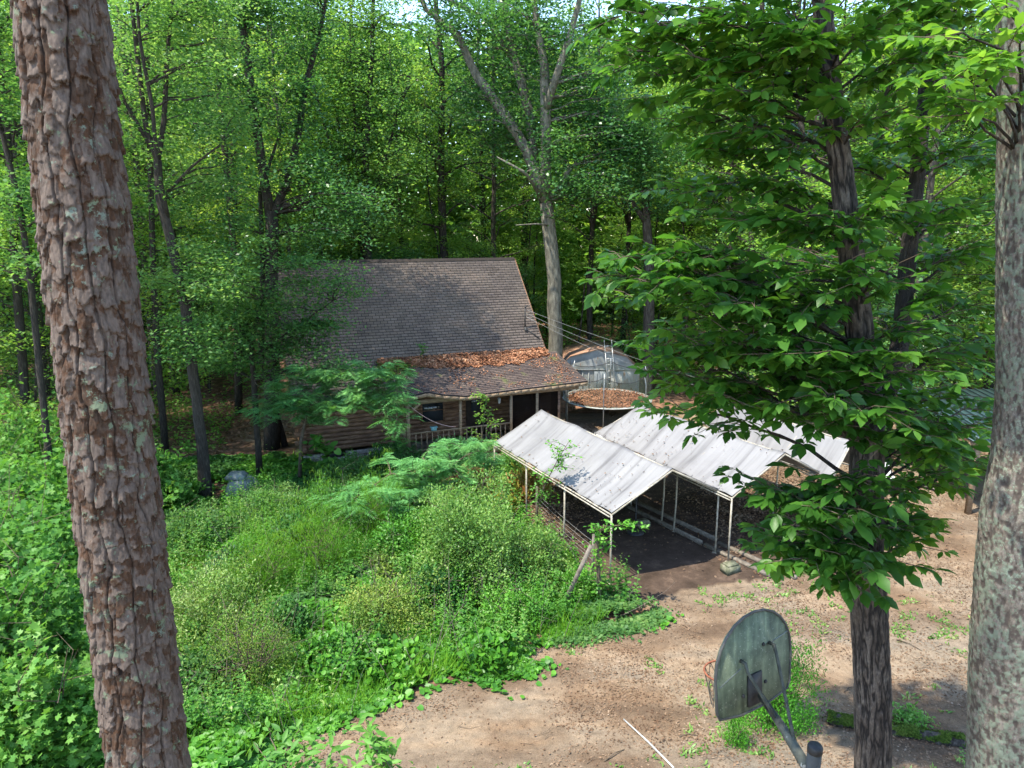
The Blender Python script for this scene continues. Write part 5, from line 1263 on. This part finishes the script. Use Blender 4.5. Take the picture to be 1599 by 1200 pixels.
# ------------------------------------------------------------------ feathery mimosa
def fronds(rng, P, D, size, npin=12):
    """flat feather leaves: two rows of narrow leaflets along a rib"""
    n = len(P); D = D / np.linalg.norm(D, axis=1)[:, None]; up = HZ + rng.normal(0, .25, (n, 3)); S = np.cross(D, up); S /= np.linalg.norm(S, axis=1)[:, None]; N = np.cross(S, D)
    OP = []; OD = []; ON = []; OL = []
    for k in range(npin):
        t = (k + .6) / npin; w = math.sin(math.pi * (.15 + .8 * t)) ** .7
        c = P + D * (size * t)[:, None] - HZ * (size * .35 * t * t)[:, None]
        for s in (-1, 1):
            OP.append(c); OD.append(S * s + D * .45 - HZ * .15 + rng.normal(0, .06, (n, 3))); ON.append(N); OL.append(size * .36 * w)
    return np.concatenate(OP), np.concatenate(OD), np.concatenate(ON), np.concatenate(OL)
def mimosa(label, paths, boxes, size, seed, per=9, mat='fern', radial=6, name='mimosa_tree'):
    rng = np.random.default_rng(seed); root = empty(name, paths[0][0][0], label, 'tree'); mb = MB(); A = []
    for P, R in paths: mb.tube(P, R, radial); A += list(P) + [(a + b) / 2 for a, b in zip(P[:-1], P[1:])]
    mb.build('trunk', M['twig'], root, True); A = np.array(A); T = cloud(rng, boxes); bo = MB(); FP = []; FD = []
    for e in T:
        s = A[np.argmin(np.linalg.norm(A - e, axis=1))]; P = bent(s, e, .12, 4, rng, .05); bo.tube(P, np.linspace(.014, .004, 5), 4, False)
        d = (e - s); d[2] *= .3; d /= np.linalg.norm(d) + 1e-6
        for k in range(per):
            q = P[4 - k // 4] if k < 12 else P[2]; a = rng.uniform(-1.9, 1.9); dd = np.array([d[0] * math.cos(a) - d[1] * math.sin(a), d[0] * math.sin(a) + d[1] * math.cos(a), rng.uniform(-.1, .35)]); FP.append(q + rng.normal(0, .05, 3)); FD.append(dd)
    bo.build('branches', M['twig'], root)
    P, D, N, L = fronds(rng, np.array(FP), np.array(FD), size * rng.uniform(.7, 1.2, len(FP)))
    link('crown', leafmesh('crown', P, D, N, L, L * .22, M[mat]), root)
g1 = atz(468, 745, .1); Y1 = g1[1]
mimosa('feathery leaved tree draping pale green fronds over front corner of the log wall', [([g1, at(470, 690, Y1 + .2), at(480, 640, Y1 + .1), at(520, 600, Y1)], [.07, .06, .05, .03]), ([at(478, 650, Y1), at(560, 610, Y1 - .3), at(620, 590, Y1 - .5)], [.04, .03, .015]), ([at(475, 660, Y1), at(430, 620, Y1), at(400, 600, Y1)], [.03, .02, .01])],
       [(380, 565, 530, 660, Y1 - 1.4, Y1 + 1.0, 50), (500, 565, 640, 640, Y1 - 1.2, Y1 + .3, 40), (430, 600, 560, 640, Y1 - 1.5, Y1, 12), (570, 640, 640, 690, Y1 - 1.6, Y1 - .4, 10)], .52, 41, 10)
g2 = gnd(690, 800); Y2 = g2[1]
mimosa('low sprawling feathery sapling reaching across the weeds in front of the porch', [([g2, at(680, 740, Y2 + .3), at(660, 715, Y2 + .5)], [.05, .04, .03]), ([at(680, 745, Y2), at(610, 740, Y2 - .4), at(560, 775, Y2 - 1), at(510, 800, Y2 - 1.5)], [.03, .025, .02, .01]), ([at(680, 745, Y2), at(730, 710, Y2 + .6), at(760, 700, Y2 + 1)], [.03, .02, .01])],
       [(600, 710, 720, 780, Y2 - .8, Y2 + .8, 34), (520, 750, 640, 810, Y2 - 1.4, Y2, 20), (680, 690, 770, 740, Y2, Y2 + 1.6, 26), (640, 760, 740, 820, Y2 - .6, Y2 + .5, 16)], .46, 42, 10)

# ------------------------------------------------------------------ shrubs, saplings, ground cover
def shrub(label, px, py, rx, h, n, size, mat, seed=0, kind='quad', wid=.55, name='shrub', cat='shrub', ry=None, dens='shell', upb=0., stems=7, pos=None):
    rng = np.random.default_rng(seed + 100); c = gnd(px, py) if pos is None else np.array([pos[0], pos[1], float(gz(*pos))]); ry = ry or rx; root = empty(name, c, label, cat)
    mb = MB(); tips = []
    for i in range(stems):
        a = i * 2.4 + rng.random(); q = math.sqrt((i + .5) / stems) * .75; e = c + (math.cos(a) * rx * q, math.sin(a) * ry * q, h * (.95 - .35 * q * q)); P = bent(c - HZ * .05 + rng.normal(0, .04, 3) * (1, 1, 0), e, .06, 5, rng, .12); mb.tube(P, np.linspace(.018, .005, 6), 5, False); tips.append(P)
        for k in range(4):
            s = P[2 + k % 4]; t = s + np.array([rng.normal(0, rx * .3), rng.normal(0, ry * .3), rng.uniform(.05, .28) * h]); mb.tube([s, (s + t) / 2, t], [.007, .005, .003], 4, False)
    mb.build('stems', M['twig'], root)
    a = rng.uniform(0, 6.283, n); u = rng.random(n); rr = rng.random(n) ** (.33 if dens == 'shell' else .6)
    th = np.arccos(u); x = np.sin(th) * np.cos(a); y = np.sin(th) * np.sin(a); z = u
    lump = .30 + 1.35 * fbm(x * 3.1 + seed, y * 3.1, z * 3.1, 3, seed); rr = rr * lump
    # clump leaves into small sprays
    P = np.stack([x * rx * rr, y * ry * rr, z * h * rr * (1 + upb * rng.random(n)) + .03], 1)
    K = max(20, n // 26); cen = P[rng.integers(0, n, K)]; idx = rng.integers(0, K, n); mixv = rng.random(n)[:, None] < .7
    P = np.where(mixv, cen[idx] + rng.normal(0, 1, (n, 3)) * np.array([.075, .075, .05]) * max(rx, .5) ** .5 * 1.2, P)
    out = np.stack([x / 1, y, z + .35], 1); D = rng.normal(0, .6, (n, 3)) + out * .6 + HZ * upb; N = out * .5 + HZ * .9 + rng.normal(0, .45, (n, 3)); L = size * rng.uniform(.65, 1.3, n)
    link('foliage', leafmesh('foliage', c + P, D, N, L, L * wid, M[mat], kind), root)
    return root
S_ = shrub
S_('big airy shrub with small pale leaves beside leaning grey pole', 742, 905, 1.75, 2.7, 30000, .075, 'azalea', 1)
S_('pale leaved shrub at the front of nearest canopy carport', 840, 905, .95, 1.3, 9000, .07, 'azalea', 2)
S_('olive tinged low shrub in front of the big airy shrub', 605, 985, 1.2, 1.25, 13000, .06, 'olive', 3)
S_('dark green leafy shrub left of the big airy shrub', 645, 875, 1.15, 1.15, 12000, .085, 'ivy', 4)
S_('twiggy brownish shrub with wispy leaves near the ivy edge', 392, 1075, 1.15, 1.35, 9000, .05, 'olive', 5, upb=.6, stems=22, wid=.35)
S_('yellow green bushy weed patch right of the pine', 330, 985, 1.3, 1.25, 14000, .06, 'azalea', 6, upb=.4)
S_('bright wispy fennel clump in the middle of the weeds', 505, 905, 1.0, 1.6, 13000, .11, 'fennel', 7, wid=.07, upb=1.2, stems=14)
S_('taller wispy fennel clump behind the bright one', 590, 850, .8, 1.4, 10000, .11, 'fennel', 8, wid=.07, upb=1.2, stems=12)
S_('wispy fennel clump leaning toward the pine', 415, 930, 1.0, 1.25, 10000, .11, 'fennel', 9, wid=.07, upb=1.2, stems=12)
S_('mid green shrub in front of the moulded grey cover', 420, 815, 1.35, 1.0, 13000, .08, 'f_mid', 10)
S_('dark shrub between the cover and the fennel', 520, 812, 1.3, 1.0, 12000, .08, 'dark', 11)
S_('green shrub under the vent of the log wall', 545, 752, 1.3, .75, 9000, .09, 'f_mid', 12)
S_('low dark shrub against foundation below the mimosa', 620, 735, 1.1, .9, 8000, .09, 'dark', 13)
S_('bright feathery shrub in front of the porch railing', 722, 738, 1.25, 1.15, 12000, .11, 'fern', 14, wid=.3)
S_('low green shrub by the back corner of nearest carport', 792, 745, .7, .9, 6000, .08, 'bright', 15)
S_('garden clump of yellow and red tinged leaves beside the carport', 820, 775, .8, .75, 900, .24, 'red', 16, 'leaf', wid=.32, upb=.8)
S_('yellow green garden clump with long leaves near broken plank', 775, 800, .7, .6, 700, .22, 'red', 17, 'leaf', wid=.32, upb=.8)
S_('reddish brown low bush between garden clump and the big airy shrub', 730, 770, .8, .8, 6000, .07, 'litter_red', 18)
S_('rounded shrub just right of the porch', 866, 690, .7, .8, 4000, .11, 'bright', 19)
S_('green shrub on the bank behind the fennel', 690, 835, 1.0, 1.0, 9000, .08, 'ivy', 20)
S_('leafy shrub filling corner between pine and the cover', 300, 850, 1.3, 1.0, 11000, .085, 'f_mid', 21)
S_('small leaved shrub at the driveway edge below the big airy shrub', 800, 975, .8, .85, 7000, .065, 'ivy', 22)
S_('dark green shrub hugging the ivy edge right of twiggy shrub', 540, 1045, .9, .7, 7000, .08, 'ivy', 23, 'ivy', wid=.9)
S_('low shrub by the vine covered post', 900, 935, .7, .7, 5500, .07, 'ivy', 24)
for i, (px, py, rx, h, n, sz, mt, kd, wd, lab) in enumerate([
    (470, 860, .9, .9, 5000, .13, 'dark', 'leaf', .5, 'dark leaved bush tucked left of the bright fennel'),
    (560, 800, .8, .8, 4500, .12, 'ivy', 'leaf', .55, 'leafy green bush just behind the taller fennel'),
    (690, 950, .7, .95, 5200, .10, 'dark', 'leaf', .5, 'dark leafy bush between the olive shrub and the big airy shrub'),
    (360, 910, .8, .8, 4500, .12, 'f_blue', 'leaf', .5, 'cool green bush at right edge of the pine trunk'),
    (455, 1000, .7, .7, 4000, .10, 'dark', 'leaf', .5, 'small dark bush behind the twiggy brownish shrub'),
    (620, 1060, .6, .5, 3500, .12, 'ivy', 'ivy', .95, 'mound of round ivy leaves at driveway edge below the olive shrub'),
    (760, 1035, .55, .5, 3200, .12, 'ivy', 'ivy', .95, 'mound of round ivy leaves where the bed bulges into the driveway'),
    (310, 1090, .7, .8, 4200, .12, 'f_mid', 'leaf', .5, 'leafy bush low against right side of the pine'),
    (600, 905, .6, .7, 3200, .11, 'olive', 'leaf', .4, 'small olive bush right of the fennel clumps')]):
    S_(lab, px, py, rx, h, n, sz, mt, 120 + i, kd, wid=wd)
gm = gnd(560, 835); Ym = gm[1]
mimosa('small fern like sapling arching over the middle of the weeds', [([gm, at(556, 800, Ym), at(545, 780, Ym - .2)], [.03, .025, .01]), ([at(556, 805, Ym), at(600, 790, Ym - .3), at(640, 800, Ym - .5)], [.02, .015, .006])],
       [(500, 765, 640, 815, Ym - 1.0, Ym + .5, 18)], .44, 43, 8)
# juniper behind the hoop
S_('bright green juniper growing behind the basketball hoop', 1208, 1130, .72, 1.45, 15000, .05, 'juniper', 30, wid=.34, name='juniper', upb=.6, stems=18)
S_('small juniper shoot left of the larger juniper', 1148, 1165, .2, .5, 2200, .06, 'juniper', 31, wid=.16, name='juniper', upb=.8, stems=4)
# maple like saplings left of the pine
for i, (x, y, rx, h, lab) in enumerate([(-8.6, 10.6, 1.7, 3.1, 'bright star leaved sapling at the bottom left behind the pine'), (-10.8, 13.6, 2.0, 3.6, 'pale star leaved sapling left of the pine at mid height'),
                                        (-12.6, 17.2, 2.2, 3.4, 'leafy green thicket sapling at left edge of the yard'), (-7.2, 9.0, 1.2, 2.0, 'low bright sapling leaves just left of pine base'), (-15.5, 20.5, 2.4, 3.6, 'sapling thicket in half shade at far left'),
                                        (-11.8, 20.3, 1.6, 2.6, 'leafy sapling half hidden by the pine trunk')]):
    S_(lab, 0, 0, rx, h, 11000, .11 + .015 * (i % 3), 'bright', 50 + i, 'lobed', wid=1.0, stems=11, name='sapling', cat='sapling', pos=(x, y))
def sapling(label, pts, rad, tips, size, mat, seed, nleaf=14, spread=.2, kind='leaf', wid=.5, name='sapling'):
    rng = np.random.default_rng(seed); root = empty(name, pts[0], label, 'sapling'); mb = MB(); mb.tube(pts, rad, 6)
    A = np.array([p + (q - p) * s for p, q in zip(pts[:-1], pts[1:]) for s in (0, .25, .5, .75)] + [pts[-1]]); P = []
    for e in tips:
        s = A[np.argmin(np.linalg.norm(A - e, axis=1) + np.maximum(0, A[:, 2] - e[2]) * 2)]; Q = bent(s, e, .08, 5, rng, .06); mb.tube(Q, np.linspace(.008, .003, 6), 4, False)
        for k in range(nleaf): f = rng.uniform(1.5, 5); i = int(f) if f < 5 else 4; P.append(Q[i] + (Q[min(i + 1, 5)] - Q[i]) * (f - i) + rng.normal(0, spread * .25, 3))
    mb.build('stem', M['twig'], root, True); P = np.array(P); n = len(P); L = size * rng.uniform(.7, 1.2, n)
    link('foliage', leafmesh('foliage', P, rdir(rng, n, .4), rnorm(rng, n, .45), L, L * wid, M[mat], kind), root)
rg_ = np.random.default_rng(70)
g = gnd(748, 735); sapling('tall thin sapling standing against the porch railing', [g, at(752, 690, g[1]), at(756, 650, g[1]), at(762, 612, g[1])], [.03, .02, .015, .006], cloud(rg_, [(735, 615, 785, 670, g[1] - .5, g[1] + .5, 16), (725, 660, 790, 725, g[1] - .7, g[1] + .7, 22)]), .13, 'f_yel', 71, 16)
g = gnd(838, 838); sapling('arching sapling with small dark leaves in front of nearest canopy', [g, at(840, 790, g[1] - .2), at(852, 755, g[1] - .5), at(870, 720, g[1] - .8), at(888, 690, g[1] - 1)], [.025, .02, .015, .01, .005], cloud(rg_, [(850, 690, 895, 740, g[1] - 1.4, g[1] - .6, 18), (825, 735, 880, 790, g[1] - .8, g[1], 22), (855, 715, 915, 740, g[1] - 1.2, g[1] - .8, 6)]), .10, 'ivy', 72, 10)
g = gnd(937, 945); sapling('ivy covered post with a leafy shoot reaching across the carport', [g, at(935, 900, g[1]), at(932, 850, g[1]), at(940, 822, g[1]), at(980, 820, g[1] - .1), at(1015, 823, g[1] - .1)], [.05, .05, .045, .012, .008, .004], cloud(rg_, [(910, 815, 960, 850, g[1] - .3, g[1] + .2, 16), (960, 812, 1012, 828, g[1] - .3, g[1], 9), (922, 850, 950, 940, g[1] - .2, g[1] + .2, 16)]), .11, 'ivy', 73, 12, name='ivy_post')
g = gnd(500, 742); sapling('young plant with large heart shaped leaves by the log corner', [g, at(500, 715, g[1]), at(497, 680, g[1])], [.02, .015, .008], cloud(rg_, [(455, 682, 530, 735, g[1] - .5, g[1] + .4, 20)]), .26, 'bright', 74, 5, .3, 'ivy', .95)
g = gnd(268, 770); sapling('pale yellow leaved sapling between pine and the leaning tree', [g, at(270, 740, g[1]), at(290, 700, g[1])], [.015, .012, .005], cloud(rg_, [(250, 690, 305, 745, g[1] - .4, g[1] + .4, 12)]), .15, 'bright', 75, 10, .25, 'lobed', 1.0)
# shrubs just below the camera, only their tops reach into view
for (px, py, yy, n, lab) in [(598, 1185, 5.6, 16, 'leafy shrub top poking up at bottom edge of the photo left of the pale pipe'), (440, 1195, 5.8, 20, 'leafy shrub top at bottom edge nearest the pine'), (500, 1215, 5.7, 12, 'leafy shoots between the two shrub tops along bottom edge')]:
    t = at(px, py, yy); g = np.array([t[0], t[1], float(gz(t[0], t[1]))])
    sapling(lab, [g, (g + t) / 2 + (.05, .03, 0), t], [.03, .02, .006], [t + rg_.normal(0, 1, 3) * (.24, .24, .14) - HZ * .05 for _ in range(n)], .13, 'bright', 76 + int(px), 14, .22, 'leaf', .36, name='shrub')
g = hp(5.15, 1.0, 3.5); sapling('little green seedling rooted in the drift on the porch roof', [g, g + HZ * .2, g + HZ * .5 + HA * .05], [.01, .008, .004], [g + HZ * .5 + rg_.normal(0, .14, 3) for _ in range(9)], .14, 'bright', 90, 8, .2)

def ground_cover():
    rng = np.random.default_rng(15)
    def pts(n, x0, x1, y0, y1): return rng.uniform(x0, x1, n), rng.uniform(y0, y1, n)
    def mound(x, y): return .06 + .42 * np.clip(fbm(x * .8, y * .8, seed=40) - .34, 0, 1) * 2
    # ivy sheet, denser close to the camera
    X = []; Y = []
    for (n, a, b, c, d) in ((230000, -9, 4.5, 8, 16.5), (150000, -14, 4, 16.5, 26), (60000, -22, -9, 9, 26)):
        x, y = pts(n, a, b, c, d); X.append(x); Y.append(y)
    x = np.concatenate(X); y = np.concatenate(Y)
    e = fbm(x * 1.6, y * 1.6, seed=44); m = in_ivy(x + rng.normal(0, .16, len(x)), y + rng.normal(0, .16, len(x)), .9) & ((e > .36)); x, y = x[m], y[m]
    h = mound(x, y); edge = in_ivy(x + .15, y - .45, .9) & in_ivy(x + .1, y - .25, .9); h = np.where(edge, h, .05)
    z = gz(x, y) + h * (1 - .5 * rng.random(len(x)) ** 2); n = len(x)
    gx = (mound(x + .1, y) - mound(x - .1, y)) / .2; gy = (mound(x, y + .1) - mound(x, y - .1)) / .2
    N = np.stack([-gx * .7, -gy * .7, np.ones(n)], 1) + rng.normal(0, .4, (n, 3)); L = rng.uniform(.07, .135, n)
    pick = fbm(x * .45, y * .45, seed=46)
    a = (y < 17) & (pick > .40)
    def cover(mask, kind, mat, w, nm, lab, cat, sc=1.0, zs=.3):
        P = np.stack([x, y, z], 1)[mask]; k = mask.sum()
        tag(link(nm, leafmesh(nm, P, rdir(rng, k, zs), N[mask], L[mask] * sc, L[mask] * sc * w, M[mat], kind)), lab, cat, kind='stuff')
    cover(a, 'ivy', 'ivy', .95, 'ivy', 'carpet of bright ivy leaves along the edge of the driveway', 'ivy')
    cover((y < 17) & ~a, 'quad', 'f_mid', .6, 'ground_cover', 'mixed green weeds growing among the ivy carpet', 'weeds', 1.0)
    cover((y >= 17) & ((pick > .5) | (x > -5)), 'quad', 'ivy', .8, 'ground_cover', 'low green plants on the slope in front of the cabin', 'weeds', 1.25)
    cover((y >= 17) & ~((pick > .5) | (x > -5)), 'quad', 'dark', .8, 'ivy', 'dark shaded ivy spreading under trees left of the cabin', 'ivy', 1.3)
    # mixed upright weeds: each a stem with spiralling leaves
    ns = 2600; x, y = pts(ns * 3, -9, 3, 9.5, 22); q = fbm(x * .9, y * .9, seed=90); m = in_ivy(x, y - .6, .5) & (q > .47); x, y = x[m][:ns], y[m][:ns]; ns = len(x)
    hh = rng.uniform(.25, .95, ns) * (.6 + fbm(x * .4, y * .4, seed=91)); base_ = gz(x, y) + mound(x, y) * .5; lean_ = rng.normal(0, .18, (ns, 2)); K = 15
    for kk, (mt_, kd, wd, lab) in enumerate((('ivy', 'leaf', .4, 'leafy upright weeds with mid green leaves among the shrubs'), ('azalea', 'leaf', .35, 'leafy upright weeds with pale yellow green leaves among the shrubs'), ('bright', 'leaf', .5, 'leafy upright weeds with large fresh leaves among the shrubs'))):
        sel = (np.floor(fbm(x * .6, y * .6, seed=92) * 40).astype(int) % 3) == kk; X_, Y_, h_, b_, l_ = x[sel], y[sel], hh[sel], base_[sel], lean_[sel]; n_ = len(X_)
        t_ = (np.arange(K) + .8) / K; ang = (np.arange(K) * 2.4)[None] + rng.uniform(0, 6.28, (n_, 1)); P = np.stack([X_[:, None] + l_[:, :1] * t_ * h_[:, None], Y_[:, None] + l_[:, 1:] * t_ * h_[:, None], b_[:, None] + t_ * h_[:, None]], -1).reshape(-1, 3)
        D = np.stack([np.cos(ang), np.sin(ang), np.tile(.45 - .3 * (1 - t_), (n_, 1))], -1).reshape(-1, 3) + rng.normal(0, .15, (n_ * K, 3)); L2 = (rng.uniform(.07, .13, (n_, 1)) * (1.25 - .7 * t_)[None]).ravel() * (1.35 if kk == 2 else 1)
        V1, l1, t1 = leafset(P, D, rnorm(rng, n_ * K, .3), L2, L2 * wd, kd)
        G = np.stack([X_, Y_, b_ - .05], 1); Tt = np.stack([l_[:, 0] * h_, l_[:, 1] * h_, h_ + .05], 1); V2, l2, t2 = leafset(G, Tt, rdir(rng, n_, .1), np.linalg.norm(Tt, axis=1), .014, 'quad')
        tag(link('weeds', mesh_from('weeds', np.concatenate([V1, V2]), np.concatenate([l1, l2 + len(V1)]), np.concatenate([t1, t2]), M[mt_])), lab, 'weeds', kind='stuff')
    mb = MB(); r2 = random.Random(5)
    for _ in range(330):
        X_, Y_ = r2.uniform(-8, 3), r2.uniform(9.5, 21)
        if not in_ivy(np.array([X_]), np.array([Y_]))[0]: continue
        b_ = np.array([X_, Y_, float(gz(X_, Y_))]); h_ = r2.uniform(.5, 1.5); e_ = b_ + np.array([r2.gauss(0, .35), r2.gauss(0, .35), h_]); P = bent(b_, e_, r2.uniform(-.05, .1), 4); mb.tube(P, [.007, .006, .005, .004, .002], 4, False)
        for k in range(3): q = P[2 + k % 3]; mb.tube([q, q + np.array([r2.gauss(0, .16), r2.gauss(0, .16), r2.uniform(.02, .2)])], [.003, .0015], 3, False)
    tag(mb.build('dead_stalks', M['woodg']), 'dry grey brown stalks poking up through the weeds', 'dead stalks', kind='stuff')
    mb = MB()
    for _ in range(420):
        X_, Y_ = r2.uniform(-3, 13), r2.uniform(8, 20)
        if in_ivy(np.array([X_]), np.array([Y_]))[0]: continue
        a_ = r2.uniform(0, 6.28); L2_ = r2.uniform(.08, .45); z_ = float(gz(X_, Y_)) + .012; d_ = np.array([math.cos(a_), math.sin(a_), 0]) * L2_
        mb.tube([np.array([X_, Y_, z_]), np.array([X_, Y_, z_ + .01]) + d_ * .5 + np.array([-d_[1], d_[0], 0]) * r2.gauss(0, .15), np.array([X_, Y_, z_]) + d_], [.004, .0035, .002], 4, False)
    tag(mb.build('fallen_sticks', M['twig']), 'little fallen sticks and pine straw bits over the driveway dirt', 'sticks', kind='stuff')
    # wisps of grass in the weeds
    n = 26000; x, y = pts(n, -9, 3, 9, 19); m = in_ivy(x, y, .5) & (fbm(x * .7, y * .7, seed=50) > .57); x, y = x[m], y[m]; n = len(x)
    P = np.stack([x, y, gz(x, y) + mound(x, y) * .5], 1); D = np.stack([rng.normal(0, .45, n), rng.normal(0, .45, n), np.ones(n)], 1)
    tag(link('grass', leafmesh('grass', P, D, rdir(rng, n, .2), rng.uniform(.25, .6, n), .012, M['fennel'])), 'wispy bright grass standing up through the weeds', 'grass', kind='stuff')
    # undergrowth of the woods
    n = 170000; x, y = pts(n, -45, 45, 27, 62); q = fbm(x * .35, y * .35, seed=60); hq = np.stack([x, y], 1) - HO[:2]; al = hq @ HA[:2]; be = hq @ HB[:2]
    m = (q > .46) & ~((al > -.8) & (al < L_ + .8) & (be > -2.3) & (be < 2 * W2 + .5)) & ~((x > 1.8) & (x < 9.5) & (y < 40)); x, y = x[m], y[m]; n = len(x)
    P = np.stack([x, y, gz(x, y) + rng.random(n) ** 1.3 * np.where(y > 36, 2.6, 1.3) * np.clip(q[m] * 3 - 1.1, .15, 1)], 1)
    tag(link('undergrowth', leafmesh('undergrowth', P, rdir(rng, n, .4), rnorm(rng, n, .5), rng.uniform(.12, .24, n), .1, M['f_deep'])), 'green undergrowth on the floor of the woods', 'undergrowth', kind='stuff')
    # grass tufts and weeds on the driveway
    x, y = pts(60000, -2, 12, 8, 18); q = fbm(x * .8, y * .8, seed=70) + .10 * np.exp(-((y - 14.5) / 1.6) ** 2); f = fbm(x * 4, y * 4, seed=71); m = (q > .585) & (f > .57) & ~in_ivy(x, y) & ~in_pad_shade(x, y, .1); x, y = x[m], y[m]; n = len(x)
    P = np.stack([x, y, gz(x, y)], 1); D = rng.normal(0, 1, (n, 3)); D[:, 2] = np.abs(D[:, 2]) * .6 + .15
    tag(link('weeds', leafmesh('weeds', P, D, rnorm(rng, n, .4), rng.uniform(.05, .12, n), .035, M['azalea'])), 'sparse little weeds sprouting on the bare driveway', 'weeds', kind='stuff')
    # dead leaves, chips
    x, y = pts(190000, -4, 16, 7.5, 24); q = fbm(x * .6, y * .6, seed=80); m = (~in_ivy(x, y, .3)) & (rng.random(len(x)) < np.clip((q - .36) * 3.2, .06, .85)) & ~(in_pad_shade(x, y, .1) & (rng.random(len(x)) < .88)); x, y = x[m], y[m]; n = len(x)
    P = np.stack([x, y, gz(x, y) + .008 + rng.random(n) * .012], 1)
    scatter_litter('leaf_litter', P, np.tile(HZ, (n, 1)), (.02, .06), M['chips'], 'brown leaf bits and wood chips strewn over the driveway dirt', 'dead leaves', seed=81)
    # thick leaves under middle canopy and by the porch
    c = gnd(1200, 800); c2 = gnd(850, 770); c3 = gnd(1290, 800); x = np.concatenate([rng.normal(c[0], 1.3, 9000), rng.normal(c2[0], 1.0, 6000), rng.normal(c3[0], 1.6, 7000)]); y = np.concatenate([rng.normal(c[1], 2.0, 9000), rng.normal(c2[1], 1.2, 6000), rng.normal(c3[1] + 2, 2.2, 7000)]); n = len(x)
    P = np.stack([x, y, gz(x, y) + .01 + rng.random(n) * .04], 1)
    scatter_litter('leaf_litter', P, np.tile(HZ, (n, 1)), (.05, .11), M['chips'], 'heaped dead leaves under middle and far canopies', 'dead leaves', seed=82)
    x, y = pts(60000, -24, 24, 26, 50); m = fbm(x * .3, y * .3, seed=83) > .5; x, y = x[m], y[m]; n = len(x)
    P = np.stack([x, y, gz(x, y) + .02], 1); scatter_litter('leaf_litter', P, np.tile(HZ, (n, 1)), (.08, .18), M['chips'], 'rusty dead leaves on the floor of the woods', 'dead leaves', seed=84)
ground_cover()
# mossy log and twigs by the driveway
def moss_log():
    a, b = gnd(1292, 1128), gnd(1505, 1166); root = empty('mossy_log', (a + b) / 2, 'rotting moss covered log lying between forked tree and lichened trunk', 'log')
    mb = MB(); n = 12; P = [a + (b - a) * i / n + HZ * (.05 + .02 * math.sin(i * 1.7)) for i in range(n + 1)]; mb.tube(P, [.10 + .03 * math.sin(i * 2.1) for i in range(n + 1)], 12); mb.build('wood', M['bark'], root, True)
    rng = np.random.default_rng(3); k = 14000; s = rng.random(k); th = rng.uniform(.3, 2.9, k); r = .09 + .06 * rng.random(k) * (.3 + 1.4 * fbm(s * 9, th * 2, seed=14)); d = (b - a) / np.linalg.norm(b - a); side = np.cross(d, HZ)
    m = fbm(s * 7, th, seed=4) > .42; s, th, r = s[m], th[m], r[m]
    Q = a + (b - a) * s[:, None] + HZ * .05 + side * (np.cos(th) * r)[:, None] + HZ * (np.sin(th) * r)[:, None]; N = side * np.cos(th)[:, None] + HZ * np.sin(th)[:, None]
    link('moss', leafmesh('moss', Q, rng.normal(0, 1, Q.shape), N + rng.normal(0, .3, Q.shape), .03, .02, M['moss']), root)
moss_log()
S_('small patch of bright green seedlings on top of the mossy log', 1415, 1128, .34, .18, 500, .07, 'bright', 33, 'leaf', name='seedlings', cat='seedlings', stems=3)
for (p0, p1, lab) in [((1400, 1000), (1440, 1018), 'forked dead twig on shaded dirt right of the forked tree'), ((1318, 1082), (1332, 1074), 'short broken stick beside the forked tree'), ((944, 1190), (975, 1172), 'bent dark twig near bottom edge beside the pale pipe'), ((1060, 1152), (1090, 1150), 'straight pale stick below the hoop rim')]:
    a, b = gnd(*p0), gnd(*p1); tube_thing('twig', [a + HZ * .015, (a + b) / 2 + HZ * .04 + (.02, .03, 0), b + HZ * .015], [.012, .010, .005], M['twig'], lab, 'twig', 5)
